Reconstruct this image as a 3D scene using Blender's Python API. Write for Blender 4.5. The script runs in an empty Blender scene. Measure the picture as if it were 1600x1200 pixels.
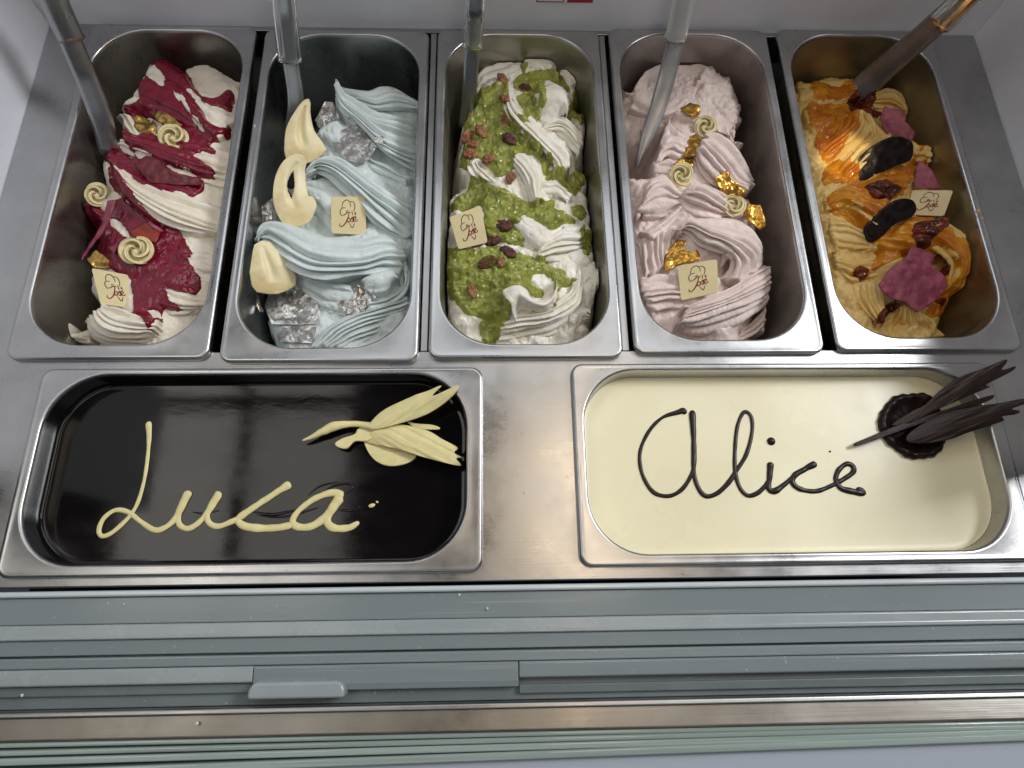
import bpy, bmesh, math, random
import numpy as np
from mathutils import Vector, Matrix
from mathutils.geometry import delaunay_2d_cdt

random.seed(4); RNG = np.random.default_rng(7)
SC = bpy.context.scene
COL = SC.collection
MM = 0.001

# ---------------------------------------------------------------- camera, world, lamps, exposure
CAM_F = 988.175                                   # focal length in photograph pixels (1600 wide)
CAM_ROT = (0.32621, -0.02836, -0.01477)
CAM_LOC = np.array([-16.566, -223.5, 496.87])      # millimetres
cam_data = bpy.data.cameras.new('camera')
cam_data.sensor_width = 36.0
cam_data.lens = CAM_F / 1600 * 36.0
cam_data.clip_start = 0.01; cam_data.clip_end = 50
cam = bpy.data.objects.new('camera', cam_data)
cam.location = CAM_LOC * MM; cam.rotation_euler = CAM_ROT
COL.objects.link(cam); SC.camera = cam

world = bpy.data.worlds.new('World'); SC.world = world; world.use_nodes = True
bg = world.node_tree.nodes['Background']
bg.inputs[0].default_value = (0.74, 0.84, 1.0, 1); bg.inputs[1].default_value = 0.035

def area(name, loc, size, radiance, color, target=None):
    d = bpy.data.lights.new(name, 'AREA'); d.shape = 'RECTANGLE'
    d.size, d.size_y = size
    d.energy = radiance * math.pi * size[0] * size[1]; d.color = color
    o = bpy.data.objects.new(name, d); o.location = loc
    if target is not None:
        o.rotation_euler = (Vector(target) - Vector(loc)).to_track_quat('-Z', 'Y').to_euler()
    COL.objects.link(o); return o
area('window_lamp', (-0.77, -0.04, 1.0), (0.25, 0.54), 2.5, (1.0, 0.95, 0.86))
area('window_lamp', (-0.49, -0.04, 1.0), (0.24, 0.54), 2.0, (1.0, 0.95, 0.88))
area('window_lamp', (0.20, -0.02, 1.0), (0.20, 0.5), 4.2, (1.0, 0.80, 0.58))
area('ceiling_lamp', (0.05, 0.84, 1.2), (1.3, 0.72), 1.5, (0.90, 0.95, 1.0))
area('front_fill_lamp', (0.0, -1.0, 1.15), (1.6, 0.6), 0.5, (0.85, 0.92, 1.0), (0, 0.1, 0))  # added fill from the front, brightens the white walls
area('shop_window_lamp', (1.75, 0.55, 1.75), (0.7, 0.6), 25.0, (0.97, 0.98, 1.0), (0, 0.05, 0))
sp = bpy.data.lights.new('sun_shaft_lamp', 'SPOT'); sp.energy = 60; sp.color = (1.0, 0.86, 0.55)
sp.spot_size = math.radians(1.9); sp.spot_blend = 0.35; sp.shadow_soft_size = 0.004
spo = bpy.data.objects.new('sun_shaft_lamp', sp); spo.location = (0.10, -0.55, 1.35)
spo.rotation_euler = (Vector((0.338, 0.184, -0.012)) - spo.location).to_track_quat('-Z', 'Y').to_euler()
COL.objects.link(spo)

SC.view_settings.view_transform = 'Standard'; SC.view_settings.look = 'None'
SC.view_settings.exposure = 0.13; SC.view_settings.gamma = 1.0
SC.view_settings.use_curve_mapping = False

# ---------------------------------------------------------------- geometry helpers (all in millimetres)
def _rot(a, b, c):
    ca, sa = math.cos(a), math.sin(a); cb, sb = math.cos(b), math.sin(b); cc, sc = math.cos(c), math.sin(c)
    Rx = np.array([[1,0,0],[0,ca,-sa],[0,sa,ca]]); Ry = np.array([[cb,0,sb],[0,1,0],[-sb,0,cb]]); Rz = np.array([[cc,-sc,0],[sc,cc,0],[0,0,1]])
    return Rz @ Ry @ Rx
CR = _rot(*CAM_ROT)

def ray(px, py):
    return CR @ np.array([(px - 800) / CAM_F, -(py - 600) / CAM_F, -1.0])

def at(px, py, z=0.0):
    """point of the place at height z (mm) that was measured at photograph pixel px, py"""
    d = ray(px, py); return CAM_LOC + d * ((z - CAM_LOC[2]) / d[2])

def at_plane(px, py, p0, n):
    d = ray(px, py); return CAM_LOC + d * (np.dot(np.asarray(p0) - CAM_LOC, n) / np.dot(d, n))

def T(ox, oy, s, k=5.0):
    """measurements 'x,y x,y ...' taken on a k-times enlargement whose corner is ox, oy"""
    return [(ox + float(a.split(',')[0]) / k, oy + float(a.split(',')[1]) / k) for a in s.split()]

def _hash(ix, iy, iz, seed):
    h = (ix * 374761393 + iy * 668265263 + iz * 2147483647 + seed * 974634777) & 0xffffffff
    h = ((h ^ (h >> 13)) * 1274126177) & 0xffffffff
    h = h ^ (h >> 16)
    return (h & 0xffff) / 65535.0 * 2 - 1
def vnoise(x, y, z=0.0, seed=0):
    x, y = np.asarray(x, float), np.asarray(y, float); z = np.asarray(z, float) + 0 * x
    ix, iy, iz = (np.floor(v).astype(np.int64) for v in (x, y, z))
    fx, fy, fz = x - ix, y - iy, z - iz
    fx, fy, fz = (f * f * f * (f * (f * 6 - 15) + 10) for f in (fx, fy, fz))
    r = 0
    for dx in (0, 1):
        for dy in (0, 1):
            for dz in (0, 1):
                w = (fx if dx else 1 - fx) * (fy if dy else 1 - fy) * (fz if dz else 1 - fz)
                r = r + w * _hash(ix + dx, iy + dy, iz + dz, seed)
    return r
def fbm(x, y, z=0.0, seed=0, o=3):
    r = 0; a = 1.0
    for i in range(o):
        r = r + a * vnoise(np.asarray(x) * 2**i, np.asarray(y) * 2**i, np.asarray(z) * 2**i, seed + i * 17); a *= 0.5
    return r

def catmull(pts, n, closed=False):
    """n points spread evenly along a smooth curve through pts"""
    P = np.asarray(pts, float)
    if len(P) == 2 and not closed:
        t = np.linspace(0, 1, n)[:, None]; return P[0] * (1 - t) + P[1] * t
    Q = np.vstack([P[-1:], P, P[:2]]) if closed else np.vstack([2 * P[0] - P[1], P, 2 * P[-1] - P[-2]])
    segs = len(P) if closed else len(P) - 1
    out = []
    for i in range(segs):
        p0, p1, p2, p3 = Q[i:i + 4]
        for t in np.linspace(0, 1, 14, endpoint=False):
            out.append(0.5 * ((2 * p1) + (-p0 + p2) * t + (2 * p0 - 5 * p1 + 4 * p2 - p3) * t**2 + (-p0 + 3 * p1 - 3 * p2 + p3) * t**3))
    out.append(P[0] if closed else P[-1]); out = np.array(out)
    L = np.r_[0, np.cumsum(np.linalg.norm(np.diff(out[:, :2], axis=0), axis=1) + 1e-9)]
    u = np.linspace(0, L[-1], n, endpoint=not closed)
    return np.stack([np.interp(u, L, out[:, k]) for k in range(out.shape[1])], 1)

def sdist(X, Y, poly):
    """signed distance to a polygon, positive inside"""
    P = np.asarray(poly, float)[:, :2]; d2 = np.full(X.shape, 1e12); ins = np.zeros(X.shape, bool)
    for a, b in zip(P, np.roll(P, -1, 0)):
        e = b - a; L = max(e @ e, 1e-9)
        t = np.clip(((X - a[0]) * e[0] + (Y - a[1]) * e[1]) / L, 0, 1)
        d2 = np.minimum(d2, (X - a[0] - t * e[0])**2 + (Y - a[1] - t * e[1])**2)
        if a[1] != b[1]:
            c = ((a[1] > Y) != (b[1] > Y)) & (X < (b[0] - a[0]) * (Y - a[1]) / (b[1] - a[1]) + a[0]); ins ^= c
    d = np.sqrt(d2); return np.where(ins, d, -d)

def blur(A, s):
    k = int(s * 3) + 1; w = np.exp(-0.5 * (np.arange(-k, k + 1) / s)**2); w /= w.sum()
    for ax in (0, 1):
        B = np.pad(A, [(k, k) if i == ax else (0, 0) for i in (0, 1)], mode='edge')
        A = sum(w[i] * np.take(B, range(i, i + A.shape[ax]), axis=ax) for i in range(2 * k + 1))
    return A

# ---------------------------------------------------------------- object helpers
def link(name, me, m, parent=None, smooth=True):
    if m is not None: me.materials.append(m)
    if smooth: me.polygons.foreach_set('use_smooth', np.ones(len(me.polygons), bool))
    o = bpy.data.objects.new(name, me); COL.objects.link(o)
    if parent is not None: o.parent = parent; o.matrix_parent_inverse = parent.matrix_world.inverted()
    return o
def mesh(name, V, F, m, parent=None, smooth=True):
    """V in millimetres, world axes; stored about the parent's place"""
    me = bpy.data.meshes.new(name); V = np.asarray(V, float) * MM
    if parent is not None: V = V - np.array(parent.location)
    me.from_pydata(V.tolist(), [], [tuple(int(i) for i in f) for f in F]); me.update()
    if m is not None: me.materials.append(m)
    if smooth: me.polygons.foreach_set('use_smooth', np.ones(len(me.polygons), bool))
    o = bpy.data.objects.new(name, me); COL.objects.link(o)
    if parent is not None: o.parent = parent
    return o
def tag(o, label=None, cat=None, group=None, kind=None):
    if label: o['label'] = label
    if cat: o['category'] = cat
    if group: o['group'] = group
    if kind: o['kind'] = kind
    return o
def thing(name, loc, label, cat, group=None):
    o = bpy.data.objects.new(name, None); o.empty_display_size = 0.01
    o.location = np.asarray(loc, float) * MM; COL.objects.link(o)
    return tag(o, label, cat, group)
def grid_faces(r, c, wrap=False):
    i = np.arange(r - 1)[:, None]; j = np.arange(c if wrap else c - 1)[None, :]; j2 = (j + 1) % c
    return np.stack([i * c + j, i * c + j2, (i + 1) * c + j2, (i + 1) * c + j], -1).reshape(-1, 4)
def box(V, F, x0, x1, y0, y1, z0, z1):
    b = len(V)
    V += [(x0,y0,z0),(x1,y0,z0),(x1,y1,z0),(x0,y1,z0),(x0,y0,z1),(x1,y0,z1),(x1,y1,z1),(x0,y1,z1)]
    F += [tuple(b + i for i in f) for f in ((0,3,2,1),(4,5,6,7),(0,1,5,4),(1,2,6,5),(2,3,7,6),(3,0,4,7))]
def bevel(o, w, seg=2):
    b = o.modifiers.new('bevel', 'BEVEL'); b.width = w * MM; b.segments = seg; b.limit_method = 'ANGLE'; b.angle_limit = math.radians(40)
    return o
def sweep(name, P, A, B, m, parent=None, up=(0, 0, 1), seg=14, taper=True, power=1.0):
    """closed tube along P; half widths A (sideways) and B (along up)"""
    P = np.asarray(P, float); n = len(P); A = np.broadcast_to(A, n); B = np.broadcast_to(B, n)
    Tn = np.gradient(P, axis=0); Tn /= np.linalg.norm(Tn, axis=1)[:, None] + 1e-12
    S = np.cross(Tn, np.asarray(up, float)); S /= np.linalg.norm(S, axis=1)[:, None] + 1e-12
    U = np.cross(S, Tn)
    th = np.linspace(0, 2 * np.pi, seg, endpoint=False)
    c, s = np.cos(th), np.sin(th); c = np.sign(c) * abs(c)**power; s = np.sign(s) * abs(s)**power
    V = P[:, None] + S[:, None] * (A[:, None] * c)[..., None] + U[:, None] * (B[:, None] * s)[..., None]
    V = V.reshape(-1, 3); F = [tuple(f) for f in grid_faces(n, seg, True)]
    b = len(V); V = np.vstack([V, P[0] - Tn[0] * min(A[0], B[0]) * 0.6, P[-1] + Tn[-1] * min(A[-1], B[-1]) * 0.6])
    for j in range(seg):
        F.append((b, (j + 1) % seg, j)); o_ = (n - 1) * seg; F.append((b + 1, o_ + j, o_ + (j + 1) % seg))
    return mesh(name, V, F, m, parent)

# ---------------------------------------------------------------- materials
def lin(r, g, b):
    f = lambda c: (c / 12.92 if c <= 0.04045 else ((c + 0.055) / 1.055)**2.4)
    return tuple(f(v / 255) for v in (r, g, b))
def mat(name, color, rough=0.5, metal=0.0, sss=0.0, sss_r=(1, .6, .4), bump=0.0, bscale=300, var=0.0, vscale=60, color2=None,
        rvar=0.0, coat=0.0, trans=0.0, stretch=None, ior=1.5, spec=None, c2pos=(0.45, 0.62), bdist=0.001, detail=4, speck=0.0):
    m = bpy.data.materials.new(name); m.use_nodes = True; nt = m.node_tree; N = nt.nodes; L = nt.links
    p = N['Principled BSDF']
    p.inputs['Base Color'].default_value = (*color, 1); p.inputs['Roughness'].default_value = rough
    p.inputs['Metallic'].default_value = metal; p.inputs['IOR'].default_value = ior
    if sss: p.inputs['Subsurface Weight'].default_value = sss; p.inputs['Subsurface Radius'].default_value = sss_r; p.inputs['Subsurface Scale'].default_value = 0.0008
    if coat: p.inputs['Coat Weight'].default_value = coat; p.inputs['Coat Roughness'].default_value = 0.12
    if trans: p.inputs['Transmission Weight'].default_value = trans
    if spec is not None: p.inputs['Specular IOR Level'].default_value = spec
    tc = N.new('ShaderNodeTexCoord'); mp = N.new('ShaderNodeMapping'); L.new(tc.outputs['Object'], mp.inputs[0])
    if stretch: mp.inputs['Scale'].default_value = stretch
    def noise(sc, det=detail):
        n = N.new('ShaderNodeTexNoise'); n.inputs['Scale'].default_value = sc; n.inputs['Detail'].default_value = det
        n.inputs['Roughness'].default_value = 0.62; L.new(mp.outputs[0], n.inputs['Vector']); return n
    if color2 is not None or var:
        n = noise(vscale); cr = N.new('ShaderNodeValToRGB'); L.new(n.outputs[0], cr.inputs[0])
        c2 = color2 if color2 is not None else tuple(max(0, c * (1 - var)) for c in color)
        cr.color_ramp.elements[0].position = c2pos[0]; cr.color_ramp.elements[1].position = c2pos[1]
        cr.color_ramp.elements[0].color = (*c2, 1); cr.color_ramp.elements[1].color = (*color, 1)
        L.new(cr.outputs[0], p.inputs['Base Color'])
    if speck:
        src = p.inputs['Base Color'].links[0].from_socket if p.inputs['Base Color'].links else None
        n = N.new('ShaderNodeTexNoise'); n.inputs['Scale'].default_value = 330; n.inputs['Detail'].default_value = 2; L.new(tc.outputs['Object'], n.inputs['Vector'])
        st_ = N.new('ShaderNodeTexNoise'); st_.inputs['Scale'].default_value = 60; st_.inputs['Detail'].default_value = 5
        sm_ = N.new('ShaderNodeMapping'); sm_.inputs['Scale'].default_value = (0.08, 4, 1); L.new(tc.outputs['Object'], sm_.inputs[0]); L.new(sm_.outputs[0], st_.inputs['Vector'])
        for node, lo, hi, c_ in ((n, 0.73, 0.76, (0.75, 0.75, 0.72, 1)), (st_, 0.62, 0.72, (0.42, 0.42, 0.40, 1))):
            mr = N.new('ShaderNodeMapRange'); L.new(node.outputs[0], mr.inputs[0]); mr.inputs[1].default_value = lo; mr.inputs[2].default_value = hi; mr.inputs[4].default_value = speck
            mx = N.new('ShaderNodeMix'); mx.data_type = 'RGBA'; L.new(mr.outputs[0], mx.inputs[0]); L.new(src, mx.inputs[6]); mx.inputs[7].default_value = c_; src = mx.outputs[2]
        L.new(src, p.inputs['Base Color'])
    if rvar:
        n = noise(vscale * 0.7); mr = N.new('ShaderNodeMapRange'); L.new(n.outputs[0], mr.inputs[0])
        mr.inputs[1].default_value = 0.3; mr.inputs[2].default_value = 0.7
        mr.inputs[3].default_value = max(0.03, rough - rvar); mr.inputs[4].default_value = rough + rvar; L.new(mr.outputs[0], p.inputs['Roughness'])
    if bump:
        n = noise(bscale); b = N.new('ShaderNodeBump'); b.inputs['Strength'].default_value = bump; b.inputs['Distance'].default_value = bdist
        L.new(n.outputs[0], b.inputs['Height']); L.new(b.outputs[0], p.inputs['Normal'])
    return m

def steel(name, base=0.62, rough=0.3, brush=(1, 1, 1), bump=0.05, bs=420, tint=(1, 1, 1), stain_reflect=None, amount=0.5, stscale=18):
    """worn stainless steel: fine brushing, cloudy wipe marks, small scratches, optional dried residue and painted-in reflected tone"""
    m = bpy.data.materials.new(name); m.use_nodes = True; nt = m.node_tree; N = nt.nodes; L = nt.links
    p = N['Principled BSDF']; p.inputs['Metallic'].default_value = 1.0
    tc = N.new('ShaderNodeTexCoord'); mp = N.new('ShaderNodeMapping'); mp.inputs['Scale'].default_value = brush; L.new(tc.outputs['Object'], mp.inputs[0])
    n1 = N.new('ShaderNodeTexNoise'); n1.inputs['Scale'].default_value = bs; n1.inputs['Detail'].default_value = 5; L.new(mp.outputs[0], n1.inputs['Vector'])
    n2 = N.new('ShaderNodeTexNoise'); n2.inputs['Scale'].default_value = 14; n2.inputs['Detail'].default_value = 6; n2.inputs['Roughness'].default_value = 0.7; L.new(tc.outputs['Object'], n2.inputs['Vector'])
    n3 = N.new('ShaderNodeTexNoise'); n3.inputs['Scale'].default_value = 170; n3.inputs['Detail'].default_value = 3; L.new(tc.outputs['Object'], n3.inputs['Vector'])
    cr = N.new('ShaderNodeValToRGB'); L.new(n2.outputs[0], cr.inputs[0])
    a = tuple(base * 0.82 * t for t in tint); b = tuple(base * 1.05 * t for t in tint)
    cr.color_ramp.elements[0].position = 0.3; cr.color_ramp.elements[1].position = 0.7
    cr.color_ramp.elements[0].color = (*a, 1); cr.color_ramp.elements[1].color = (*b, 1)
    sp_ = N.new('ShaderNodeValToRGB'); L.new(n3.outputs[0], sp_.inputs[0]); sp_.color_ramp.elements[0].position = 0.22; sp_.color_ramp.elements[1].position = 0.30
    sp_.color_ramp.elements[0].color = (0.55, 0.54, 0.52, 1); sp_.color_ramp.elements[1].color = (1, 1, 1, 1)
    mx = N.new('ShaderNodeMix'); mx.data_type = 'RGBA'; mx.blend_type = 'MULTIPLY'; mx.inputs[0].default_value = 0.6
    L.new(cr.outputs[0], mx.inputs[6]); L.new(sp_.outputs[0], mx.inputs[7]); L.new(mx.outputs[2], p.inputs['Base Color'])
    mr = N.new('ShaderNodeMapRange'); L.new(n2.outputs[0], mr.inputs[0]); mr.inputs[1].default_value = 0.3; mr.inputs[2].default_value = 0.7
    mr.inputs[3].default_value = rough * 0.75; mr.inputs[4].default_value = rough * 1.4
    L.new(mr.outputs[0], p.inputs['Roughness'])
    bn = N.new('ShaderNodeBump'); bn.inputs['Strength'].default_value = bump; bn.inputs['Distance'].default_value = 0.0006
    L.new(n1.outputs[0], bn.inputs['Height']); L.new(bn.outputs[0], p.inputs['Normal'])
    if stain_reflect is not None:
        d = N.new('ShaderNodeBsdfPrincipled'); d.inputs['Base Color'].default_value = (*stain_reflect, 1); d.inputs['Roughness'].default_value = 0.55
        n4 = N.new('ShaderNodeTexNoise'); n4.inputs['Scale'].default_value = stscale; n4.inputs['Detail'].default_value = 6; n4.inputs['Distortion'].default_value = 0.6
        m4 = N.new('ShaderNodeMapping'); m4.inputs['Scale'].default_value = (1.0, 1.6, 0.7); L.new(tc.outputs['Object'], m4.inputs[0]); L.new(m4.outputs[0], n4.inputs['Vector'])
        r4 = N.new('ShaderNodeMapRange'); L.new(n4.outputs[0], r4.inputs[0]); r4.inputs[1].default_value = 0.35; r4.inputs[2].default_value = 0.65
        r4.inputs[3].default_value = max(0, amount - 0.35); r4.inputs[4].default_value = min(1, amount + 0.35)
        ms = N.new('ShaderNodeMixShader'); L.new(r4.outputs[0], ms.inputs[0]); L.new(p.outputs[0], ms.inputs[1]); L.new(d.outputs[0], ms.inputs[2])
        L.new(ms.outputs[0], N['Material Output'].inputs['Surface'])
    return m

M = {}
M['rim'] = steel('pan_steel', 0.52, 0.29, (1, 1, 1), 0.04, 500)
M['counter'] = steel('counter_steel', 0.50, 0.30, (0.03, 1, 1), 0.10, 700)
M['counter_side'] = steel('counter_steel_dull', 0.46, 0.36, (1, 0.03, 1), 0.08, 600)
M['strip'] = steel('front_strip_steel', 0.34, 0.36, (0.02, 1, 1), 0.14, 500, (1.0, 0.94, 0.85), (0.20, 0.17, 0.13), 0.22, 12)  # warm tint and brown patches paint in a tan reflection
M['spatula'] = steel('spatula_steel', 0.46, 0.32, (1, 1, 1), 0.03, 300)
M['spatula_grey'] = mat('grey_satin_spatula', (0.34, 0.33, 0.33), 0.30, metal=0.4, var=0.2, vscale=30, rvar=0.1)
M['wall'] = mat('painted_white_metal', (0.78, 0.80, 0.87), 0.45, bump=0.05, bscale=90, var=0.06, vscale=9)
M['pvc'] = mat('grey_plastic', lin(140, 150, 154), 0.24, var=0.10, vscale=10, rvar=0.14, bump=0.05, bscale=260, stretch=(0.25, 1, 1), speck=0.4)
M['pvc_light'] = mat('pale_grey_plastic', lin(162, 171, 174), 0.28, var=0.07, vscale=20, rvar=0.1, speck=0.35)
M['pvc_dark'] = mat('dark_grey_plastic', lin(112, 122, 125), 0.34, var=0.12, vscale=20, rvar=0.1, speck=0.35)
M['lip'] = mat('lip_sheen_plastic', lin(205, 214, 218), 0.14, rvar=0.06, vscale=30)  # pale colour paints the bright gloss along the lip
M['glass'] = mat('green_tinted_glass_edge', lin(188, 206, 199), 0.15, trans=0.2, var=0.3, vscale=30, stretch=(0.05, 3, 3), rvar=0.1)
M['ledge'] = mat('white_lacquer', (0.42, 0.47, 0.54), 0.3)
M['void'] = mat('dark_cabinet_interior', (0.01, 0.01, 0.011), 0.8)
M['red'] = mat('red_sticker', (0.35, 0.012, 0.02), 0.4)
M['paper'] = mat('white_sticker_print', (0.75, 0.75, 0.75), 0.5)
M['crumb'] = mat('cream_crumb', (0.75, 0.72, 0.6), 0.6)
M['clear'] = mat('clear_plastic', (0.93, 0.95, 0.95), 0.12, trans=0.94, ior=1.42)
M['frost'] = mat('frosted_plastic', (0.78, 0.80, 0.80), 0.3, trans=0.6, ior=1.4)

def gelato_mat(name, c, c2):
    return mat(name, c, 0.48, sss=0.06, sss_r=(1.0, 0.8, 0.6), bump=0.32, bscale=420, color2=c2, vscale=45, rvar=0.1, c2pos=(0.35, 0.6), bdist=0.0011)
M['g1'] = gelato_mat('milk_gelato', (0.87, 0.82, 0.71), (0.80, 0.72, 0.58))
M['g2'] = gelato_mat('pale_blue_gelato', (0.71, 0.79, 0.785), (0.65, 0.73, 0.73))
M['g3'] = gelato_mat('white_gelato', (0.89, 0.87, 0.80), (0.82, 0.77, 0.65))
M['g4'] = gelato_mat('pink_gelato', (0.80, 0.685, 0.645), (0.74, 0.61, 0.57))
M['g5'] = gelato_mat('custard_gelato', (0.84, 0.62, 0.25), (0.76, 0.50, 0.15))
M['s1'] = mat('raspberry_sauce', (0.205, 0.005, 0.026), 0.18, sss=0.1, sss_r=(1, .1, .1), bump=0.10, bscale=130, color2=(0.12, 0.003, 0.014), vscale=130, c2pos=(0.33, 0.52), coat=0.1)
M['s3'] = mat('pistachio_sauce', (0.35, 0.37, 0.078), 0.17, sss=0.2, sss_r=(.6, 1, .2), bump=0.3, bscale=170, color2=(0.20, 0.235, 0.03), vscale=110, coat=0.25, c2pos=(0.38, 0.6))
M['s5'] = mat('caramel_sauce', (0.72, 0.30, 0.012), 0.13, sss=0.12, sss_r=(1, .4, .08), bump=0.06, bscale=80, color2=(0.50, 0.13, 0.004), vscale=40, c2pos=(0.36, 0.62))
M['d5'] = mat('fig_jam', (0.20, 0.034, 0.007), 0.12, sss=0.1, sss_r=(1, .2, .1), bump=0.3, bscale=120, color2=(0.07, 0.010, 0.004), vscale=90)
M['dark'] = mat('dark_chocolate_glaze', (0.0045, 0.0034, 0.0034), 0.10, bump=0.07, bscale=50, rvar=0.05, vscale=26, stretch=(1, 2.2, 1), bdist=0.0007, spec=0.4)
M['cream'] = mat('white_chocolate_glaze', (0.94, 0.88, 0.62), 0.30, sss=0.2, bump=0.10, bscale=16, var=0.03, vscale=11, rvar=0.10, bdist=0.0015)
M['pipe_w'] = mat('white_chocolate', (0.86, 0.77, 0.39), 0.35, sss=0.2, var=0.08, vscale=80, bump=0.05, bscale=200)
M['pipe_d'] = mat('dark_chocolate', (0.016, 0.007, 0.006), 0.32, var=0.3, vscale=90, bump=0.1, bscale=200, spec=0.3)
M['choc_b'] = mat('brushed_dark_chocolate', (0.035, 0.017, 0.013), 0.38, var=0.4, vscale=60, bump=0.3, bscale=150, stretch=(1, 1, 1))
M['choc_disc'] = mat('moulded_dark_chocolate', (0.016, 0.007, 0.006), 0.30, var=0.5, vscale=160, bump=0.3, bscale=240, spec=0.25)
M['plaque'] = mat('cream_chocolate_plaque', (0.80, 0.69, 0.40), 0.38, var=0.06, vscale=40, sss=0.1)
M['ink'] = mat('brown_print', (0.05, 0.032, 0.025), 0.5)
M['ink_red'] = mat('red_print', (0.22, 0.012, 0.012), 0.5)
M['rose'] = mat('white_chocolate_rose', (0.82, 0.72, 0.42), 0.35, sss=0.25, var=0.05, vscale=60)
M['gold'] = mat('gold_leaf', (0.70, 0.39, 0.08), 0.28, metal=0.85, bump=0.5, bscale=110, color2=(0.56, 0.30, 0.06), vscale=110)
M['gold_dull'] = mat('dull_gold_leaf', (0.50, 0.33, 0.11), 0.34, metal=0.9, bump=0.6, bscale=130, color2=(0.36, 0.22, 0.06), vscale=110)
M['silver'] = mat('silver_leaf', (0.72, 0.73, 0.72), 0.18, metal=0.4, trans=0.55, ior=1.3, bump=0.3, bscale=160, color2=(0.50, 0.48, 0.46), vscale=60)
M['petal'] = mat('gold_dusted_white_chocolate', (0.85, 0.76, 0.48), 0.42, sss=0.15, color2=(0.74, 0.55, 0.24), vscale=38, c2pos=(0.30, 0.55), bump=0.06, bscale=150)
M['shard_r'] = mat('dark_red_chocolate_shard', (0.20, 0.025, 0.028), 0.34, bump=0.5, bscale=100, color2=(0.12, 0.012, 0.018), vscale=90)
M['shard_o'] = mat('orange_red_sugar_shard', (0.36, 0.045, 0.018), 0.22, bump=0.3, bscale=60, var=0.4, vscale=60)
M['shard_m'] = mat('mauve_chocolate_shard', (0.27, 0.045, 0.085), 0.42, bump=0.5, bscale=90, color2=(0.19, 0.028, 0.055), vscale=90)
M['shard_p'] = mat('pink_chocolate_shard', (0.42, 0.10, 0.165), 0.45, bump=0.7, bscale=55, color2=(0.27, 0.045, 0.085), vscale=90)
M['nut'] = mat('roasted_pistachio_skin', (0.50, 0.25, 0.115), 0.30, bump=0.5, bscale=3, color2=(0.22, 0.065, 0.04), vscale=1.7, bdist=0.04, c2pos=(0.4, 0.58))
M['nut_dark'] = mat('purple_pistachio_skin', (0.20, 0.07, 0.06), 0.34, bump=0.5, bscale=3, color2=(0.07, 0.02, 0.024), vscale=1.7, bdist=0.04)
M['nut_green'] = mat('green_pistachio_kernel', (0.26, 0.27, 0.05), 0.4, bump=0.8, bscale=4, color2=(0.26, 0.10, 0.05), vscale=1.6, bdist=0.05)

# ---------------------------------------------------------------- the counter and the cabinet around it
CZ = -6.0                                              # counter surface below the pan rims
PAN = {'p1': (-417.4, -31.8, 165, 360), 'p2': (-243.6, -34.9, 165, 360), 'p3': (-70.1, -32.2, 165, 360), 'p4': (104.8, -28.7, 165, 360),
       'p5': (280.2, -27.0, 165, 360), 'lu': (-384.3, -205.0, 360, 165), 'al': (49.8, -202.5, 360, 165)}
HOLES = [(-410.5, 438.5, -24, 328.5), (-377, -35.5, -197, -43.5), (57, 399, -197, -43.5)]
xs = [-462, -410.5, -377, -35.5, 57, 399, 438.5, 496]; ys = [-211, -197, -43.5, -24, 328.5, 334]
V = [(x, y, CZ) for y in ys for x in xs] + [(x, y, -40) for y in ys for x in xs]; F = []
nx_, nv_ = len(xs), len(xs) * len(ys)
solid = lambda i, j: 0 <= i < len(ys) - 1 and 0 <= j < nx_ - 1 and not any(a <= (xs[j] + xs[j + 1]) / 2 <= b and c <= (ys[i] + ys[i + 1]) / 2 <= d for a, b, c, d in HOLES)
for i in range(len(ys) - 1):
    for j in range(nx_ - 1):
        if not solid(i, j): continue
        q = [i * nx_ + j, i * nx_ + j + 1, (i + 1) * nx_ + j + 1, (i + 1) * nx_ + j]
        F += [tuple(q), tuple(nv_ + k for k in reversed(q))]
        for (di, dj), (a, b) in (((-1, 0), (0, 1)), ((0, 1), (1, 2)), ((1, 0), (2, 3)), ((0, -1), (3, 0))):
            if not solid(i + di, j + dj): F.append((q[b], q[a], nv_ + q[a], nv_ + q[b]))
counter = mesh('counter_top', V, F, M['counter'], smooth=False)
bevel(counter, 0.6); tag(counter, 'brushed stainless steel counter between and around the pans', None, None, 'structure')
for x0, x1 in ((-77.5, -71.5), (96.0, 102.0)):
    V, F = [], []; box(V, F, x0, x1, -23.5, 328, -40, CZ - 0.6)
    o = bevel(mesh('cross_bar', V, F, M['counter_side'], counter, False), 0.6)
V, F = [], []; box(V, F, -462, 496, -211, 334, -160, -155)
tag(mesh('cabinet_floor', V, F, M['void'], smooth=False), 'dark inside of the cabinet seen through the gaps', None, None, 'structure')
V, F = [], []; box(V, F, -800, 800, 334.5, 350, -160, 300)
tag(mesh('wall_back', V, F, M['wall'], smooth=False), 'white painted back wall of the display cabinet', None, None, 'structure')
V, F = [], []; box(V, F, -482, -462.5, -110, 334, -160, 300)
wl = tag(mesh('wall_left', V, F, M['wall'], smooth=False), 'white painted side wall by the red sauced gelato', None, None, 'structure')
V, F = [], []; box(V, F, 496.5, 516, -110, 334, -160, 215)
tag(mesh('wall_right', V, F, M['wall'], smooth=False), 'white painted side wall by the caramel gelato', None, None, 'structure')

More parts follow.
